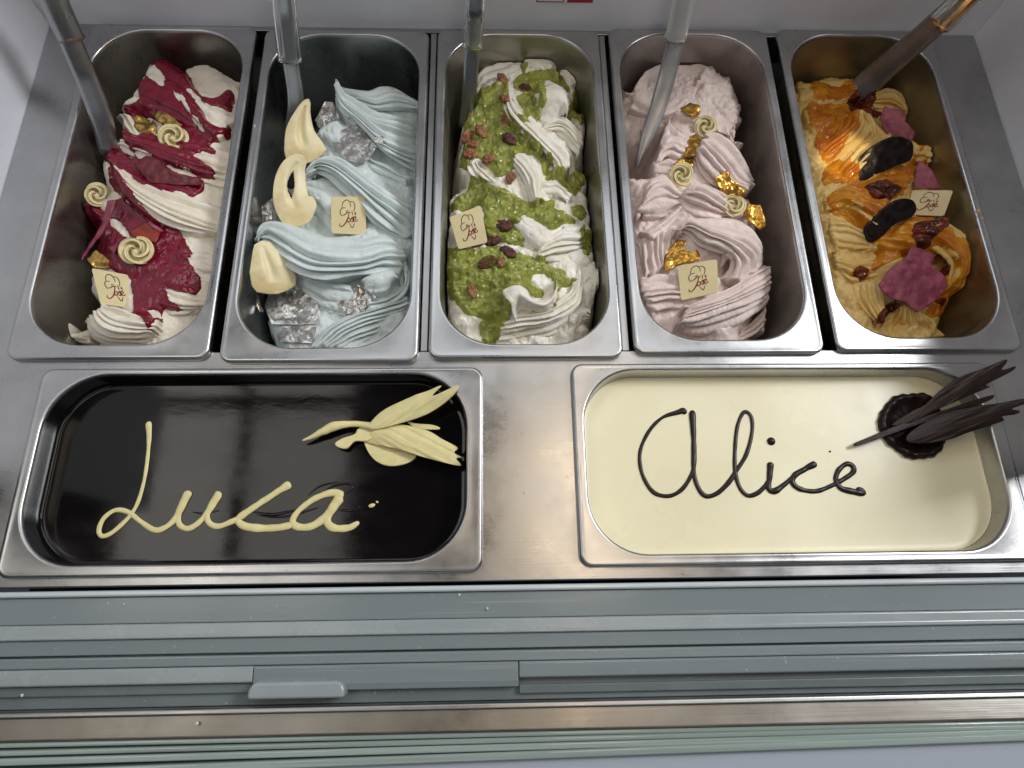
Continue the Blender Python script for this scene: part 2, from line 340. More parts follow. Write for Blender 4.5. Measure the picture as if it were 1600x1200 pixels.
# red sticker low on the back wall
def on_back(px, py): return at_plane(px, py, (0, 334.5, 0), np.array([0, 1.0, 0]))
a, b = on_back(838, 2.5), on_back(926, 2.5)
st = thing('wall_sticker', (a[0], 334, a[2]), 'red and white sticker at the top of the white back wall', 'sticker')
V, F = [], []; box(V, F, a[0], b[0], 333.9, 334.3, a[2], a[2] + 42); mesh('sticker_sheet', V, F, M['red'], st, False)
for k in range(9):
    c = on_back(800 + k * 4.2, 1.0)
a2, b2 = on_back(840, 2.0), on_back(879, 2.0)
V, F = [], []; box(V, F, a2[0], b2[0], 333.3, 333.7, a2[2] + 1.2, a2[2] + 5); mesh('printed_band', V, F, M['paper'], st, False)
V, F = [], []; c = on_back(881, 2); box(V, F, c[0], c[0] + 3, 333.3, 333.7, a2[2] - 0.3, a2[2] + 41); mesh('printed_band', V, F, M['paper'], st, False)

# front rails: one extruded profile per rail
def rail(name, prof, x0, x1, m, parent, skew=0.0):
    P = np.array(prof); n = len(P); V = []; nx = 2
    for x in (x0, x1):
        V += [(x, y + skew * x, z) for y, z in P]
    F = [(i, i + 1, n + i + 1, n + i) for i in range(n - 1)] + [tuple(range(n - 1, -1, -1)), tuple(range(n, 2 * n))]
    o = mesh(name, V, F, m, parent, False); bevel(o, 0.7, 2); return o
X0, X1 = -620, 640
rf = thing('lid_rail', (0, -240, -30), 'stepped grey plastic sliding lid rail along the front of the counter', 'rail')
rail('rail_lip', [(-214.2, -30), (-214.2, -4.0), (-215.0, -2.2), (-217.4, -2.0), (-218.6, -3.4), (-218.6, -30)], X0, X1, M['lip'], rf)
rail('rail_bed', [(-218.8, -30), (-218.8, -6.0), (-237.5, -6.6), (-237.5, -30)], X0, X1, M['pvc'], rf)
rail('rail_ridge', [(-237.7, -30), (-237.7, -5.6), (-238.6, -4.6), (-245.4, -4.4), (-246.4, -3.4), (-247.6, -3.6), (-248.2, -5.0), (-248.2, -30)], X0, X1, M['pvc_light'], rf)
rail('rail_bed', [(-248.4, -30), (-248.4, -6.4), (-258.6, -7.0), (-258.6, -30)], X0, X1, M['pvc'], rf)
rail('rail_ridge', [(-260.0, -30), (-260.0, -6.2), (-260.8, -5.4), (-266.6, -5.6), (-267.2, -6.4), (-267.2, -30)], X0, X1, M['pvc'], rf)
rail('rail_base', [(-258.8, -32), (-258.8, -13), (-294.0, -13.2), (-294.0, -32)], X0, X1, M['pvc_dark'], rf)
ld = thing('sliding_lid', (-300, -275, -12), 'pale grey sliding lid edge at the corner, ending at the handle', 'lid')
rail('lid_edge', [(-267.5, -12.5), (-267.5, -4.4), (-268.6, -3.6), (-277.4, -3.8), (-278.4, -4.8), (-278.4, -12.5)], X0, -189, M['pvc_light'], ld)
rail('lid_lower_edge', [(-278.8, -12.5), (-278.8, -9.0), (-285.5, -9.2), (-285.5, -12.5)], X0, -189, M['pvc_dark'], ld)
ld = thing('sliding_lid', (-90, -275, -12), 'grey sliding lid with a rounded grip tab', 'lid')
rail('lid_edge', [(-267.5, -12.5), (-267.5, -4.0), (-268.4, -3.2), (-280.0, -4.0), (-284.4, -5.8), (-284.4, -12.5)], -188.4, 1.5, M['pvc'], ld)
def tab(x0, x1, y0, y1, z0, z1, r):
    n = 10; V = []; prof = []
    for cx, cy, a0 in ((x1 - r, y1 - r, 0), (x0 + r, y1 - r, 90)):
        for k in range(n + 1):
            t = math.radians(a0 + 90 * k / n); prof.append((cx + r * math.cos(t), cy + r * math.sin(t)))
    prof += [(x0, y0), (x1, y0)]
    m_ = len(prof); V = [(x, y, z0) for x, y in prof] + [(x, y, z1) for x, y in prof]
    F = [tuple(range(m_ - 1, -1, -1)), tuple(range(m_, 2 * m_))] + [(i, (i + 1) % m_, m_ + (i + 1) % m_, m_ + i) for i in range(m_)]
    return V, F
V, F = tab(at(388, 1070, 2)[0], at(539, 1070, 2)[0], -288.5, -277.2, -12, 3.0, 7.5)
bevel(mesh('grip_tab', V, F, M['pvc_light'], ld, False), 2.2, 4)
ld = thing('sliding_lid', (300, -275, -12), 'long grey sliding lid edge with a dark groove beneath, nearest the white glaze pan', 'lid')
rail('lid_edge', [(-267.5, -12.5), (-267.5, -4.6), (-268.4, -3.8), (-277.6, -4.2), (-278.6, -5.2), (-278.6, -12.5)], 2.2, X1, M['pvc'], ld)
rail('lid_lower_edge', [(-283.5, -12.5), (-283.5, -9.0), (-289.5, -9.2), (-289.5, -12.5)], 2.2, X1, M['pvc_dark'], ld)
tr = thing('metal_trim', (0, -303, -30), 'long worn stainless trim strip in front of the sliding lids', 'trim')
rail('trim_edge', [(-294.4, -30), (-294.4, -7.0), (-295.2, -5.6), (-298.0, -5.2), (-298.4, -6.0), (-298.4, -30)], X0, X1, M['counter_side'], tr)
rail('trim_face', [(-298.6, -30), (-298.6, -8.6), (-312.4, -6.6), (-313.6, -7.6), (-313.6, -30)], X0, X1, M['strip'], tr)
gl = thing('glass_front', (0, -321, -30), 'green tinted glass edges along the bottom front', 'glass')
for ya, yb, z, sk in ((-314.0, -317.2, -9.2, 0), (-317.5, -321.0, -8.2, .003), (-321.4, -326.0, -9.0, .006), (-326.4, -331.6, -8.4, .012)):
    rail('glass_layer', [(ya, -30), (ya, z), (ya - 0.8, z + 0.8), (yb + 0.8, z + 0.8), (yb, z), (yb, -30)], X0, X1, M['glass'], gl, sk)
le = rail('front_ledge', [(-332.2, -40), (-332.2, -14), (-420, -14), (-420, -40)], X0, X1, M['ledge'], None, 0.012)
tag(le, 'pale lacquered front ledge below the glass', None, None, 'structure')

# crumbs on the rails
for px, py, r, lb in ((718, 929, 1.0, 'pale crumb on the top rail below the dark glaze pan'), (761, 951, 1.1, 'pale crumb on the rail bed under the bare steel gap'), (298, 989, .9, 'tiny pale crumb on the ridge above the pale lid'),
                      (308, 1130, 1.5, 'larger pale crumb stuck on the stainless trim'), (35, 1086, 1.2, 'pale crumb on the dark groove at the corner'), (194, 944, .8, 'tiny crumb on the top rail near the corner')):
    p = at(px, py, -6); bmx = bmesh.new(); bmesh.ops.create_icosphere(bmx, subdivisions=1, radius=r * MM)
    for v in bmx.verts: v.co *= 0.7 + 0.6 * random.random()
    me = bpy.data.meshes.new('crumb'); bmx.to_mesh(me); bmx.free(); me.materials.append(M['crumb'])
    o = bpy.data.objects.new('crumb', me); o.location = (p + [0, 0, 0.4]) * MM; COL.objects.link(o)
    tag(o, lb, 'crumb', 'crumbs on the front rails')

# ---------------------------------------------------------------- pans
def rrect(cx, cy, hw, hl, r, n=12):
    pts = []
    for sx, sy, a0 in ((1, 1, 0), (-1, 1, 90), (-1, -1, 180), (1, -1, 270)):
        for k in range(n + 1):
            t = math.radians(a0 + 90 * k / n); pts.append((cx + sx * (hw - r) + r * math.cos(t), cy + sy * (hl - r) + r * math.sin(t)))
    return pts
OPEN = {}
def pan(key, label, basin_mat, depth=118, group='steel gelato pans'):
    x, y, w, l = PAN[key]
    if w < l: ml, mr, mf, mb, R = 9, 9, 13, 7, 50
    else: ml, mr, mf, mb, R = 9, 13, 9, 6, 46
    cx, cy = x + w / 2, y + l / 2
    ox, oy, hw, hl = x + (ml + w - mr) / 2, y + (mf + l - mb) / 2, (w - ml - mr) / 2, (l - mf - mb) / 2
    OPEN[key] = (ox, oy, hw, hl, R)
    e = thing('gelato_pan', (cx, cy, -depth - 2), label, 'pan', group)
    loops = [(cx, cy, w/2 - 0.8, l/2 - 0.8, 9, -6.8), (cx, cy, w/2, l/2, 9.6, -6.0), (cx, cy, w/2, l/2, 9.6, -2.2), (cx, cy, w/2 - 0.6, l/2 - 0.6, 9.2, -0.8),
             (cx, cy, w/2 - 1.9, l/2 - 1.9, 8.2, -0.05), (cx, cy, w/2 - 3.2, l/2 - 3.2, 7.4, -0.25), (cx, cy, w/2 - 4.2, l/2 - 4.2, 7, -0.4),
             (ox, oy, hw + 2.6, hl + 2.6, R + 2, -0.4), (ox, oy, hw + 1.6, hl + 1.6, R + 1, -0.3), (ox, oy, hw + 0.7, hl + 0.7, R, -0.8), (ox, oy, hw + 0.1, hl + 0.1, R, -1.8), (ox, oy, hw - 0.1, hl - 0.1, R, -3.4)]
    V = [(p[0], p[1], L_[5]) for L_ in loops for p in rrect(*L_[:5])]
    mesh('rim', V, grid_faces(len(loops), 52, True), M['rim'], e)
    loops = [(ox, oy, hw - 0.1, hl - 0.1, R, -3.4)]
    for z in (-6, -12, -30, -60, -90, -depth + 12): loops.append((ox, oy, hw - 0.3 + z * 0.022, hl - 0.3 + z * 0.022, R - 1, z))
    loops += [(ox, oy, hw - 5, hl - 5, R - 4, -depth + 5), (ox, oy, hw - 9, hl - 9, R - 8, -depth + 1), (ox, oy, hw - 15, hl - 15, R - 14, -depth), (ox, oy, hw - 40, hl - 40, 8, -depth)]
    V = [(p[0], p[1], L_[5]) for L_ in loops for p in rrect(*L_[:5])]
    Fc = [tuple(f) for f in grid_faces(len(loops), 52, True)] + [tuple((len(loops) - 1) * 52 + i for i in range(52))]
    mesh('basin', V, Fc, basin_mat, e)
    return e
pan('p1', 'steel pan of red sauced white gelato against the side wall', steel('basin_grey', 0.42, 0.28, bump=0.05, tint=(1, .97, .93), stain_reflect=(0.10, 0.09, 0.075), amount=0.25))
pan('p2', 'steel pan holding the pale blue gelato', steel('basin_dark', 0.36, 0.26, bump=0.05, tint=(.95, 1, 1)))
pan('p3', 'middle steel pan holding the green sauced gelato', steel('basin_olive', 0.48, 0.3, bump=0.05, tint=(1, .98, .90), stain_reflect=(0.20, 0.19, 0.14), amount=0.25))
pan('p4', 'steel pan of pink gelato, half scooped out and smeared', steel('basin_pink', 0.45, 0.35, tint=(1, .95, .93), stain_reflect=(0.20, 0.165, 0.145), amount=0.55, stscale=26))
pan('p5', 'steel pan of caramel gelato beside the other side wall', steel('basin_tan', 0.42, 0.34, tint=(1, .93, .78), stain_reflect=(0.20, 0.155, 0.085), amount=0.5, stscale=20))  # warm tint paints in reflected amber, over real dried smears
pan('lu', 'low steel pan filled with dark chocolate glaze', steel('basin_wide', 0.30, 0.22, bump=0.04), 70, 'steel glaze pans')
pan('al', 'low steel pan filled with white chocolate glaze', steel('basin_wide_pale', 0.52, 0.24, bump=0.04), 70, 'steel glaze pans')

# ---------------------------------------------------------------- gelato: a heaped base, ribbed folds laid on it, sauce poured over
CELL = 0.8
class Heap:
    def __init__(s, key, gm, name, label, group='gelato in the back row'):
        s.key = key; s.m = gm
        ox, oy, hw, hl, R = OPEN[key]; s.o = (ox, oy, hw - 2.4, hl - 2.4, R - 3)
        s.x0, s.y0 = ox - hw, oy - hl
        s.nx, s.ny = int(2 * hw / CELL) + 1, int(2 * hl / CELL) + 1
        s.X, s.Y = np.meshgrid(s.x0 + np.arange(s.nx) * CELL, s.y0 + np.arange(s.ny) * CELL)
        s.H = np.full(s.X.shape, -116.0)
        s.root = thing(name, (ox, oy, -110), label, 'gelato', group)
        s.k = 0
    def inside(s, X, Y):
        ox, oy, hw, hl, R = s.o
        qx, qy = abs(X - ox) - (hw - R), abs(Y - oy) - (hl - R)
        return np.hypot(np.maximum(qx, 0), np.maximum(qy, 0)) + np.minimum(np.maximum(qx, qy), 0) - R
    def clamp(s, P):
        for _ in range(2):
            x, y = P[..., 0], P[..., 1]; d = s.inside(x, y); e = 0.5
            gx = (s.inside(x + e, y) - s.inside(x - e, y)) / (2 * e); gy = (s.inside(x, y + e) - s.inside(x, y - e)) / (2 * e)
            k = np.maximum(d, 0); P[..., 0] = x - k * gx; P[..., 1] = y - k * gy
        return P
    def hit(s, px, py, H=None):
        H = s.H if H is None else H
        z = np.arange(20, -116, -0.5); d = ray(px, py); t = (z - CAM_LOC[2]) / d[2]
        x, y = CAM_LOC[0] + d[0] * t, CAM_LOC[1] + d[1] * t
        i = np.clip(((y - s.y0) / CELL).round().astype(int), 0, s.ny - 1); j = np.clip(((x - s.x0) / CELL).round().astype(int), 0, s.nx - 1)
        k = np.nonzero(z <= H[i, j])[0]; k = k[0] if len(k) else len(z) - 1
        return np.array([x[k], y[k], z[k]])
    def field(s, name, Z, keep, m, parent):
        """the cells of a height field whose four corners are kept"""
        q = keep[:-1, :-1] & keep[1:, :-1] & keep[:-1, 1:] & keep[1:, 1:]
        i, j = np.nonzero(q); n = s.nx
        Q = np.stack([i * n + j, i * n + j + 1, (i + 1) * n + j + 1, (i + 1) * n + j], 1)
        u, inv = np.unique(Q, return_inverse=True)
        V = np.stack([s.X.ravel()[u], s.Y.ravel()[u], Z.ravel()[u]], 1)
        return mesh(name, V, inv.reshape(-1, 4), m, parent)
    def base(s, outline, ctrl, zedge=-22, drop=14, rough=1.6, seed=1):
        poly = np.array([at(x, y, zedge)[:2] for x, y in outline]); poly = catmull(poly, 160, True)
        d = sdist(s.X, s.Y, poly) + 1.6 * fbm(s.X / 9, s.Y / 9, 0, seed + 5)
        num = den = 0
        for px, py, z in ctrl:
            p = at(px, py, z); w = 1 / (60 + (s.X - p[0])**2 + (s.Y - p[1])**2)**1.6; num = num + w * z; den = den + w
        Z = num / den
        Z = Z - drop * np.exp(-np.maximum(d, 0) / 7) - 4.5 * np.maximum(-d, 0)
        a = fbm(s.X / 13, s.Y / 13, 0, seed, 4); b = 1 - abs(fbm(s.X / 7, s.Y / 11, 3.1, seed + 9, 3))
        Z = Z + rough * (a * 1.6 + b * 0.9)
        Z = np.where(s.inside(s.X, s.Y) < 0, Z, -116)
        keep = Z > -114; s.H = np.maximum(s.H, Z)
        s.field('base', Z, keep, s.m, s.root)
    def fold(s, curves, zs, n=4, amp=1.7, bulge=3.0, rough=0.5, ripple=0.0, roll=2.6, skirt=26, name='fold'):
        s.k += 1; seed = s.k * 31 + ord(s.key[1])
        k = len(curves); ends = []
        L = max(np.sum(np.linalg.norm(np.diff(np.array(c), axis=0), axis=1)) for c in curves) / 1.6
        Wd = np.linalg.norm(np.array(curves[0]).mean(0) - np.array(curves[-1]).mean(0)) / 1.5
        ns = int(np.clip(L / 1.0, 24, 190)); nt = int(np.clip(max(n * 17, Wd / 1.0), 18, 130))
        P = []
        for c, z in zip(curves, zs):
            q = catmull(c, ns); z = np.atleast_1d(np.asarray(z, float)); zz = np.interp(np.linspace(0, 1, ns), np.linspace(0, 1, len(z)), z)
            P.append([at(a[0], a[1], b) for a, b in zip(q, zz)])
        P = np.array(P)                                            # curves x ns x 3
        t = np.linspace(0, 1, nt); u = t * (k - 1)
        if k == 2: G = P[0][None] * (1 - t)[:, None, None] + P[1][None] * t[:, None, None]
        else:
            Q = np.concatenate([2 * P[:1] - P[1:2], P, 2 * P[-1:] - P[-2:-1]]); G = []
            for v in u:
                i = min(int(v), k - 2); f = v - i; p0, p1, p2, p3 = Q[i:i + 4]
                G.append(0.5 * ((2 * p1) + (-p0 + p2) * f + (2 * p0 - 5 * p1 + 4 * p2 - p3) * f**2 + (-p0 + 3 * p1 - 3 * p2 + p3) * f**3))
            G = np.array(G)
        sN = np.linspace(0, 1, ns)[None]; tN = t[:, None]
        G[..., 2] += bulge * (4 * tN * (1 - tN)) * (0.35 + 0.65 * (4 * sN * (1 - sN))**0.5)
        a = np.gradient(G, axis=0); b = np.gradient(G, axis=1); N = np.cross(b, a); N /= np.linalg.norm(N, axis=2)[..., None] + 1e-9
        N *= np.sign(N[..., 2:3]) + (N[..., 2:3] == 0)
        N[..., 2] = np.maximum(N[..., 2], 0.35); N /= np.linalg.norm(N, axis=2)[..., None]
        disp = 0; over = 0
        if n:
            ph = tN + 0.13 / n * np.sin(2 * np.pi * (tN * n * 0.37 + seed)) + 0.10 / n * fbm(sN * 4 + tN * 0, tN * 3 + sN * 0, seed, seed)
            cell = np.clip(ph, 0, .9999) * n; fr_ = cell - np.floor(cell)
            r = np.sin(np.pi * fr_)**0.8
            am = 0.8 + 0.3 * vnoise(np.floor(cell) + 0 * sN, sN * 2.5 + 0 * tN, 0, seed)
            fade = np.minimum(1, 0.25 + sN * 7) * np.minimum(1, 0.35 + (1 - sN) * 7)
            disp = amp * 3.0 * (am * r - 0.6) * fade
            tt = a / (np.linalg.norm(a, axis=2)[..., None] + 1e-9)
            over = (amp * 0.8 * r * fade)[..., None] * tt * np.array([1, 1, 0.3])       # each rib laps over the next
        if ripple: disp = disp + ripple * np.sin(sN * L / 2.6 * 2 * np.pi / 2.2 + 3 * tN) * (0.6 + 0.4 * vnoise(sN * 5 + 0 * tN, tN * 4 + 0 * sN, 0, seed))
        nz = fbm(G[..., 0] / 8, G[..., 1] / 8, G[..., 2] / 8, seed, 4)
        disp = disp + rough * nz * 1.1 - (0.6 + 1.6 * rough) * np.clip(fbm(G[..., 0] / 3.2, G[..., 1] / 3.2, G[..., 2] / 3.2, seed + 3, 2) - 0.62, 0, 1)     # torn pits
        rag = 2.2 * fbm(tN * max(n, 2) * 1.3 + 0 * sN, sN * 0 + seed, 0, seed + 6, 2)                                                          # ragged ends
        over = over + b / (np.linalg.norm(b, axis=2)[..., None] + 1e-9) * (rag * (np.clip(1 - sN / 0.1, 0, 1) + np.clip((sN - 0.9) / 0.1, 0, 1)))[..., None] * np.array([1, 1, 0])
        G = G + N * (disp + 0 * sN)[..., None] + over
        # rolled edges and hidden skirts
        def pad(G):
            out = G.copy()
            for side in (0, -1):
                e = out[side]; inn = out[2 if side == 0 else -3]
                dxy = e[:, :2] - inn[:, :2]; dxy = dxy / (np.linalg.norm(dxy, axis=1)[:, None] + 1e-6)
                rows = []
                for th in (30, 60, 90):
                    th = math.radians(th); r_ = e.copy(); r_[:, :2] += dxy * roll * math.sin(th); r_[:, 2] -= roll * (1 - math.cos(th)); rows.append(r_)
                for kk, q in ((0.25, -0.5), (0.6, -1.2), (1.0, -2.2)):
                    r_ = rows[2].copy(); r_[:, 2] -= skirt * kk; r_[:, :2] += dxy * q; rows.append(r_)
                rows = np.array(rows); out = np.concatenate([rows[::-1], out]) if side == 0 else np.concatenate([out, rows])
            return out
        G = pad(G); G = pad(G.transpose(1, 0, 2)).transpose(1, 0, 2)
        G = s.clamp(G)
        r_, c_ = G.shape[:2]
        o = mesh(name, G.reshape(-1, 3), grid_faces(r_, c_), s.m, s.root)
        # stamp into the height map
        for fa in (0, 1/3, 2/3):
            for fb in (0, 1/3, 2/3):
                A = G[:-1, :-1] * (1 - fa) * (1 - fb) + G[1:, :-1] * fa * (1 - fb) + G[:-1, 1:] * (1 - fa) * fb + G[1:, 1:] * fa * fb
                i = np.clip(((A[..., 1] - s.y0) / CELL).round().astype(int), 0, s.ny - 1); j = np.clip(((A[..., 0] - s.x0) / CELL).round().astype(int), 0, s.nx - 1)
                np.maximum.at(s.H, (i.ravel(), j.ravel()), A[..., 2].ravel())
        return o
    def sauce(s, polys, holes, m, name='sauce', thick=2.2, edge=3.5, lump=0.6, lscale=6, warp=1.2, soften=2.2, label=None, chunk=0.0):
        d = np.full(s.X.shape, -1e9)
        for p in polys:
            q = catmull(np.array([s.hit(*v)[:2] for v in p]), 30 + 5 * len(p), True); d = np.maximum(d, sdist(s.X, s.Y, q))
        for p in holes:
            q = catmull(np.array([s.hit(*v)[:2] for v in p]), 60, True); d = np.minimum(d, -sdist(s.X, s.Y, q))
        d = d + warp * fbm(s.X / 6, s.Y / 6, 1.7, len(polys), 3)
        B = blur(s.H, soften / CELL)
        Z = np.maximum(0.25 * s.H + 0.75 * B, s.H + 0.3 - 0 * B)
        up = thick * np.sqrt(np.clip(d / edge, 0, 1)) + lump * fbm(s.X / lscale, s.Y / lscale, 5.5, 3, 3) * np.clip(d / edge, 0, 1)
        if chunk:
            c = fbm(s.X / 3.4, s.Y / 3.4, 9.1, 11, 2); up = up + chunk * np.clip(c - 0.25, 0, 0.5) * 2 * np.clip(d / edge, 0, 1)
        Z = np.where(d > 0, np.minimum(Z, s.H + 3.0) + up - 0.25, s.H - 0.4 - 0.8 * np.maximum(-d, 0))
        Z = np.where(d > 0, np.maximum(Z, s.H + 0.15 * np.clip(d, 0, 2)), Z)
        keep = (d > -1.3) & (s.inside(s.X, s.Y) < 0) & (s.H > -112)
        o = s.field(name, Z, keep, m, s.root)
        s.H = np.where(keep, np.maximum(s.H, Z), s.H)
        if label: o['label'] = label
        return o

def plate(name, poly2, frame, thick, m, disp=None, parent=None, step=1.6, flat=False):
    """a thin slab: outline in the plane (o,u,v), surface lifted by disp(x,y)"""
    o, u, v, n = frame; P = np.asarray(poly2, float)
    lo, hi = P.min(0), P.max(0); gx, gy = np.meshgrid(np.arange(lo[0], hi[0], step), np.arange(lo[1], hi[1], step))
    gx = gx + RNG.uniform(-.25, .25, gx.shape) * step; gy = gy + RNG.uniform(-.25, .25, gy.shape) * step
    k = sdist(gx, gy, P) > step * 0.45
    pts = [Vector(p) for p in P] + [Vector((a, b)) for a, b in zip(gx[k], gy[k])]
    n0 = len(P); vs, es, fs, *_ = delaunay_2d_cdt(pts, [(i, (i + 1) % n0) for i in range(n0)], [], 1, 1e-5)
    Q = np.array([tuple(a) for a in vs]); nv = len(Q)
    h = disp(Q[:, 0], Q[:, 1]) if disp else np.zeros(nv)
    top = o + Q[:, :1] * u + Q[:, 1:] * v + (h + thick / 2)[:, None] * n
    bot = o + Q[:, :1] * u + Q[:, 1:] * v + (h - thick / 2)[:, None] * n
    Fc = [tuple(f) for f in fs] + [tuple(nv + i for i in reversed(f)) for f in fs]
    cnt = {}
    for f in fs:
        for a, b in zip(f, list(f[1:]) + [f[0]]): cnt[(a, b)] = 1
    for a, b in list(cnt):
        if (b, a) not in cnt: Fc.append((b, a, nv + a, nv + b))
    return mesh(name, np.vstack([top, bot]), Fc, m, parent, not flat)

def frame_from(o, n, hint=(1, 0, 0)):
    n = np.asarray(n, float); n /= np.linalg.norm(n); u = np.asarray(hint, float); u = u - n * (u @ n); u /= np.linalg.norm(u); v = np.cross(n, u)
    return np.asarray(o, float), u, v, n
def to_plane(px_list, fr):
    o, u, v, n = fr; out = []
    for px, py in px_list:
        p = at_plane(px, py, o, n) - o; out.append((p @ u, p @ v))
    return np.array(out)

def flake(hp, name, px, m, label, cat, group, lift=1.6, tilt=0.6, crumple=1.6, cs=7, thick=0.5, flat=False, step=1.6, seed=0, curl=0.0, zfix=None):
    """a brittle flake lying on the heap, following the average slope under it"""
    H = blur(hp.H, 5); lift = lift + 1.0
    c = np.mean(px, axis=0); h = np.array([hp.hit(*(np.array(p) * 0.75 + c * 0.25), H) for p in px] + [hp.hit(*c, H)])
    A = np.c_[h[:, 0], h[:, 1], np.ones(len(h))]; k, *_ = np.linalg.lstsq(A, h[:, 2], rcond=None)
    g = np.clip(k[:2] * tilt, -0.9, 0.9); n = np.array([-g[0], -g[1], 1.0])
    if zfix is not None: n = 0.55 * to_cam(h[-1]) + np.array([0, 0, 0.45]); h[-1] = at(*c, zfix)
    o = h[-1] + [0, 0, lift]; fr = frame_from(o, n)
    P = to_plane(px, fr)
    Pr = []
    for a, b in zip(P, np.roll(P, -1, 0)):                     # ragged outline
        for t in (0, 0.33, 0.66): Pr.append(a * (1 - t) + b * t + RNG.uniform(-0.7, 0.7, 2) * (t > 0))
    R = np.abs(P).max() + 1e-6
    d = lambda x, y: crumple * (fbm(x / cs, y / cs, seed * 3.3, seed + 40, 3)) + curl * ((x / R)**2 + (y / R)**2 * 0.4)
    ob = plate(name, Pr, fr, thick, m, d, None, step, flat)
    return finish(ob, o, label, cat, group)
def finish(ob, o, label, cat, group):
    """put the origin of a one-mesh thing at its own place"""
    o = np.asarray(o) * MM; ob.data.transform(Matrix.Translation(-Vector(o))); ob.location = o
    return tag(ob, label, cat, group)

def to_cam(p): d = CAM_LOC - np.asarray(p); return d / np.linalg.norm(d)

LOGO = {  # plaque coordinates 0..1, y up: three scoops, a cone and the word written across them
 'cloud': ['.31,.70 .35,.84 .46,.91 .55,.84 .57,.72', '.55,.87 .65,.85 .69,.73 .65,.60', '.42,.70 .32,.69 .26,.60 .30,.49 .38,.52'],
 'cone': ['.42,.60 .50,.63', '.52,.29 .605,.17 .67,.29', '.60,.62 .62,.50', '.70,.60 .70,.50'],
 'word': ['.38,.50 .46,.57 .56,.58', '.52,.57 .48,.43 .41,.29 .31,.20 .24,.21 .25,.28', '.54,.43 .48,.41 .46,.34 .51,.32 .55,.37 .54,.43', '.55,.36 .62,.46 .63,.39 .62,.33 .57,.34', '.64,.37 .71,.42 .70,.47 .65,.44 .65,.36 .70,.34 .77,.39', '.67,.57 .72,.53'],
}
def plaque(hp, px4, label, anchor=None, lean=0.75, side=0.0, lift=5.0):
    """square chocolate plaque propped on the heap; px4 = TL TR BR BL"""
    px4 = np.array(px4, float); b = (px4[2] + px4[3]) / 2 if anchor is None else np.array(anchor)
    base = hp.hit(*b) + [0, 0, lift]
    n = lean * to_cam(base) + (1 - lean) * np.array([0, 0, 1.0]) + side * np.array([1, 0, 0])
    fr = frame_from(base, n); o, u, v, n = fr
    q = to_plane(px4, fr)                                             # TL TR BR BL
    e = thing('chocolate_plaque', base, label, 'plaque', 'printed chocolate plaques')
    def uv(s, t): return (q[3] * (1 - s) + q[2] * s) * (1 - t) + (q[0] * (1 - s) + q[1] * s) * t
    out = []
    for cx, cy, a0 in ((.93, .93, 0), (.07, .93, 90), (.07, .07, 180), (.93, .07, 270)):
        for k in range(4):
            t = math.radians(a0 + 30 * k); out.append(uv(cx + .07 * math.cos(t), cy + .07 * math.sin(t)))
    slab = plate('slab', out, fr, 2.6, M['plaque'], lambda x, y: 0 * x, e, 60, True); bevel(slab, 0.7, 2)
    # raised border
    for kind, mm in (('cloud', 'ink'), ('cone', 'ink'), ('word', 'ink_red')):
        Vs, Fs = [], []
        for st_ in LOGO[kind]:
            c = catmull([tuple(map(float, a.split(','))) for a in st_.split()], 18)
            P2 = np.array([uv(*a) for a in c]); Tn = np.gradient(P2, axis=0); Tn /= np.linalg.norm(Tn, axis=1)[:, None] + 1e-9
            S = np.c_[-Tn[:, 1], Tn[:, 0]]; w = (0.34 if kind != 'word' else 0.46) * (0.75 + 0.4 * np.sin(np.linspace(0, np.pi, 18)))[:, None]
            z = 1.3 + 0.12 + (0.06 if kind == 'word' else 0)
            for sg in (-1, 1):
                Q = P2 + sg * S * w; Vs.append(o + Q[:, :1] * u + Q[:, 1:] * v + n * z)
        Vv = np.vstack(Vs)
        for i in range(len(LOGO[kind])):
            for a in range(17): Fs.append((i * 36 + a, i * 36 + a + 1, i * 36 + 18 + a + 1, i * 36 + 18 + a))
        mesh('printed_word' if kind == 'word' else 'printed_' + kind, Vv, Fs, M[mm], e, False)
    return e

